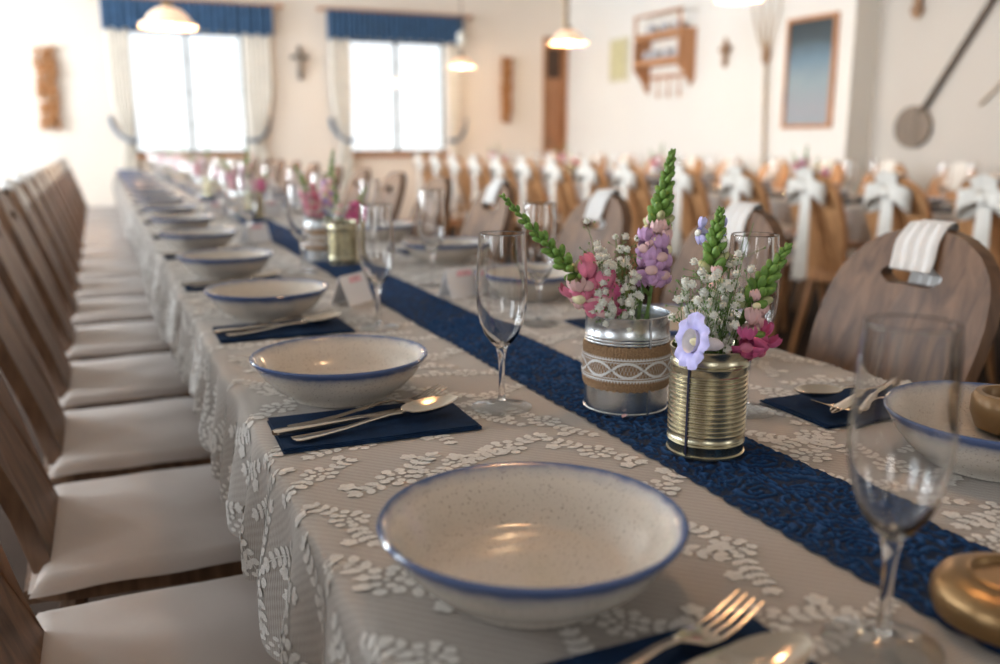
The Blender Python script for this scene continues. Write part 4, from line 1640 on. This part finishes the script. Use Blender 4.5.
BIG = (.565, .905); SML = (.558, .735)
bt = big_tin(); bt.location = (BIG[0], BIG[1], ZT + .0018); bt['label'] = 'silver tin wrapped in burlap and lace, nearest the camera on nearer table'
gt = gold_tin(); gt.location = (SML[0], SML[1], ZT + .0018); gt['label'] = 'ribbed gold tin, nearest the camera on nearer table'
KBT, KGT = kids_of(bt), kids_of(gt)
zb = ZT + .008
gS, gB = 'snapdragons in the near tins', "baby's breath in the near tins"
B0 = (BIG[0], BIG[1], zb + .02)
snapdragon([B0, (.545, .905, .872), (.500, .90, .912), (.450, .90, .960), (.400, .90, 1.010)], B0, .50,
           [(.34, 'pink', 3.9, 1.6), (.40, 'pink', 4.7, 1.65), (.48, 'palepink', 3.6, 1.5), (.38, 'magenta', 5.2, 1.5), (.31, 'magenta', 4.4, 1.5), (.50, 'pink', 4.6, 1.4), (.48, 'pink', 5.9, 1.4), (.40, 'pink', 6.1, 1.4), (.44, 'pink', 3.1, 1.5)],
           11, 'pink snapdragon leaning left with a long green bud spike', gS, nb=44, bs=1.15)
B1 = (BIG[0] + .006, BIG[1], zb + .02)
snapdragon([B1, (.584, .905, .890), (.597, .902, .948), (.605, .90, 1.0), (.616, .90, 1.056)], B1, .58,
           [(.55, 'palepink', 4.6, 1.05), (.58, 'palepink', 2.8, .85), (.60, 'palepink', 6.0, .85), (.49, 'palepink', 5.1, 1.2), (.45, 'lilac', 4.2, 1.25), (.38, 'palepink', 4.8, 1.25), (.33, 'lilac', 3.8, 1.2), (.48, 'lilac', 3.2, 1.1)],
           12, 'tall snapdragon with lilac blooms rising above the burlap tin', gS, nb=48, bs=1.3)
B2 = (BIG[0] - .0, BIG[1] - .02, zb + .02)
snapdragon([B2, (.576, .875, .895), (.575, .868, .935), (.568, .865, .968)], B2, .80,
           [(.74, 'lilac', 4.6, 1.3), (.84, 'lilac', 3.6, 1.2), (.62, 'lilac', 4.0, 1.35), (.54, 'lilac', 4.8, 1.25), (.92, 'palepink', 4.6, 1.0)],
           13, 'short lilac snapdragon at the front of the burlap tin', gS, nb=8)
G0 = (SML[0] + .004, SML[1], zb + .02)
snapdragon([G0, (.570, .750, .885), (.577, .760, .935), (.582, .765, .972), (.586, .765, .999)], G0, .50,
           [(.44, 'palepink', 4.5, .8)], 14, 'upright green snapdragon bud spike in the gold tin', gS, nb=36, bs=1.15)
G1 = (SML[0] + .014, SML[1] - .004, zb + .02)
snapdragon([G1, (.584, .725, .868), (.597, .722, .905), (.616, .72, .936), (.638, .72, .964)], G1, .46,
           [(.50, 'palepink', 4.2, .85), (.42, 'palepink', 5.8, .95), (.32, 'palepink', 4.7, 1.2), (.28, 'palepink', 5.7, 1.25), (.24, 'pink', 5.9, 1.2)],
           15, 'snapdragon leaning right with pale pink blooms in the gold tin', gS, nb=38, bs=1.3)
G2 = (SML[0] + .008, SML[1] - .018, zb + .02)
snapdragon([G2, (.576, .706, .866), (.580, .698, .880)], G2, .95,
           [(.80, 'magenta', 4.2, 1.2), (.92, 'magenta', 5.3, 1.2), (.70, 'magenta', 6.0, 1.15)],
           16, 'short magenta snapdragon cluster at the rim of the gold tin', gS, nb=2)
G3 = (SML[0] + .004, SML[1] + .012, zb + .02)
snapdragon([G3, (.583, .775, .90), (.590, .785, .958), (.593, .787, .982)], G3, .97,
           [(.84, 'violet', 6.1, .85), (.80, 'violet', 3.0, .9)],
           17, 'pale violet snapdragon behind the green bud spike', gS, nb=2)

# big pale violet bell bloom hanging over the left rim of the gold tin
def bell():
    t = thing('violet_bell_flower', 'large pale violet bell flower drooping between the two tins', 'flower', (SML[0], SML[1] - .005, zb + .03))
    o = Vector(t.location)
    P = [Vector((0, 0, 0)), Vector((.562, .722, .862)) - o, Vector((.545, .708, .872)) - o]
    MB().tube([bez(P, k / 8) for k in range(9)], .0016, 6).obj('stem', M['stem'], t)
    tip = Vector((.540, .708, .873)) - o
    ax = Vector((-.93, .06, .20)).normalized()
    R3 = frame_to(ax)
    b = MB()
    b.lathe([(.003, -.012), (.0062, -.006), (.0072, .004), (.0082, .013), (.0105, .022), (.0122, .027)], 20)
    b.v = [tuple(tip + R3 @ Vector(v)) for v in b.v]
    b.obj('tube', M['creamlilac'], t)
    for k in range(5):
        a = 2 * PI * k / 5 + .3
        p = MB()
        def fn(u, v):
            aa = a + (u - .5) * 1.35
            rr = .0110 + .0185 * v * (1 - .25 * (2 * u - 1) ** 2)
            zz = .022 + .014 * v - .012 * v * v + .0018 * sin(u * 15 + k) * v
            return tip + R3 @ Vector((rr * cos(aa), rr * sin(aa), zz))
        p.grid(fn, 9, 6)
        p.obj('petal', M['violet'], t)
    q = MB().blob((0, 0, .018), (.0045, .0045, .008), 8, 6)
    q.v = [tuple(tip + R3 @ Vector(v)) for v in q.v]
    q.obj('throat', M['yellow'], t)
bell()

def spread_tips(c, rad, n, seed):
    r = random.Random(seed)
    return [(c[0] + rad[0] * r.uniform(-1, 1), c[1] + rad[1] * r.uniform(-1, 1), c[2] + rad[2] * r.uniform(-1, 1)) for _ in range(n)]
sets = [((BIG[0] - .02, BIG[1] - .015, zb + .03), spread_tips((.526, .885, .922), (.026, .028, .030), 17, 1), "white baby's breath at the left of the burlap tin", 21, 7, .012),
        ((BIG[0] + .0, BIG[1] + .01, zb + .03), spread_tips((.548, .91, .945), (.025, .03, .028), 10, 2), "white baby's breath at the middle of the burlap tin", 22, 4, .012),
        ((SML[0] - .01, SML[1], zb + .03), spread_tips((.545, .725, .915), (.022, .03, .030), 15, 3), "white baby's breath at the left of the gold tin", 23, 6, .012),
        ((SML[0] + .01, SML[1] + .01, zb + .03), spread_tips((.580, .740, .930), (.022, .03, .035), 12, 4) + [(.61, .755, .975), (.625, .76, .985)], "airy white baby's breath reaching over the right of gold tin", 24, 4, .014)]
for base, tips, lab, sd, npr, sprd in sets:
    babys_breath(base, tips, sd, lab, gB, nper=npr, spread=sprd)
# a fallen petal on the runner
p = MB().petal((0, 0, 0), (1, .4, 0), (0, 0, 1), .007, .006, .4, .3).obj('fallen_petal', M['palepink'], None, (.530, .853, TZ + .007))
tag(p, 'tiny pale pink petal fallen on the navy runner beside tins', 'petal')

# farther centrepieces: the same tins, with flowers as single meshes
def local(pts, c): return [(x - c[0], y - c[1], z - zb) for x, y, z in pts]
BC = (BIG[0], BIG[1])
SNAP = {}
def near_tuple(*p): return p
L0 = (0, 0, 0.02)
SNAP['pink'] = snapdragon([L0, (-.01, 0, .10), (-.03, 0, .15), (-.05, 0, .20), (-.075, 0, .245)], (0, 0, 0), .62,
                          [(t, 'pink', a, 1.4) for t, a in ((.4, 3.6), (.45, 5.2), (.5, 4.4), (.55, 3), (.58, 5.8), (.36, 4.6), (.5, 1), (.42, 2))], 31, '', '', nb=20, joined=True)
SNAP['lilac'] = snapdragon([L0, (.005, 0, .12), (.01, 0, .19), (.02, 0, .27)], (0, 0, 0), .65,
                           [(t, c, a, 1.4) for t, a, c in ((.4, 3.6, 'lilac'), (.45, 5.2, 'lilac'), (.5, 4.4, 'palepink'), (.55, 3, 'lilac'), (.6, 5.2, 'palepink'), (.36, 4.6, 'violet'), (.5, 1, 'lilac'))], 32, '', '', nb=22, joined=True)
SNAP['magenta'] = snapdragon([L0, (.01, 0, .10), (.03, -.01, .15), (.055, -.01, .20)], (0, 0, 0), .6,
                             [(t, 'magenta', a, 1.3) for t, a in ((.5, 3.6), (.55, 5.2), (.6, 4.4), (.45, 5.8), (.5, 2))], 33, '', '', nb=16, joined=True)
SNAP['green'] = snapdragon([L0, (.0, 0, .10), (-.005, 0, .16), (-.01, 0, .22)], (0, 0, 0), .45, [(.5, 'palepink', 4.5, 1.0)], 34, '', '', nb=22, joined=True)
BB = [babys_breath((0, 0, .03), [(-.05, -.02, .15), (-.02, -.03, .17), (.02, -.02, .18), (.05, 0, .16), (0, .03, .19), (-.03, .02, .17), (.03, -.03, .14)], 40 + k, '', '', joined=True, nper=7) for k in range(2)]
cps = [('nearer', .560, y, i + 1) for i, y in enumerate((2.36, 3.85, 5.35, 6.9, 8.4))] + [('farther', 3.77, y, i) for i, y in enumerate((2.6, 4.1, 5.6, 7.1, 8.6))]
rr = random.Random(9)
for tn, x, y, i in cps:
    w = '%s on %s table' % (ordn(i), tn)
    o1, o2 = (-.005, .06), (.01, -.05)
    tiny = rr.uniform(-.008, .008)
    copy_tree(bt, KBT, (x + o1[0] - .01, y + o1[1], ZT + .0018), rr.uniform(0, 6), 'silver tin wrapped in burlap and lace, ' + w)
    copy_tree(gt, KGT, (x + o2[0] + tiny, y + o2[1], ZT + .0018), rr.uniform(-.5, .5), 'ribbed gold tin, ' + w)
    for (nm, (ox, oy), tin, sc, rz) in (('pink', (o1[0] - .015, o1[1]), 'silver', 1.0, 0), ('lilac', (o1[0] + .005, o1[1] + .01), 'silver', 1.05, 0), ('magenta', (o2[0] + .01, o2[1]), 'gold', .95, 0), ('green', (o2[0] - .01, o2[1]), 'gold', 1.0, 0)):
        o = ob('snapdragon', SNAP[nm], None, (x + ox, y + oy, ZT + .008), (0, 0, rz + rr.uniform(-.5, .5)), sc)
        tag(o, '%s snapdragon in the %s tin, %s' % (nm if nm != 'green' else 'green budded', tin, w), 'flower', 'snapdragons in the farther centrepieces')
    for k, ((ox, oy), tin) in enumerate(((o1, 'silver'), (o2, 'gold'))):
        o = ob('babys_breath', BB[k], None, (x + ox, y + oy, ZT + .008), (0, 0, rr.uniform(0, 6)), .9)
        tag(o, "white baby's breath in the %s tin, %s" % (tin, w), 'flower', "baby's breath in the farther centrepieces")
bpy.context.view_layer.update()
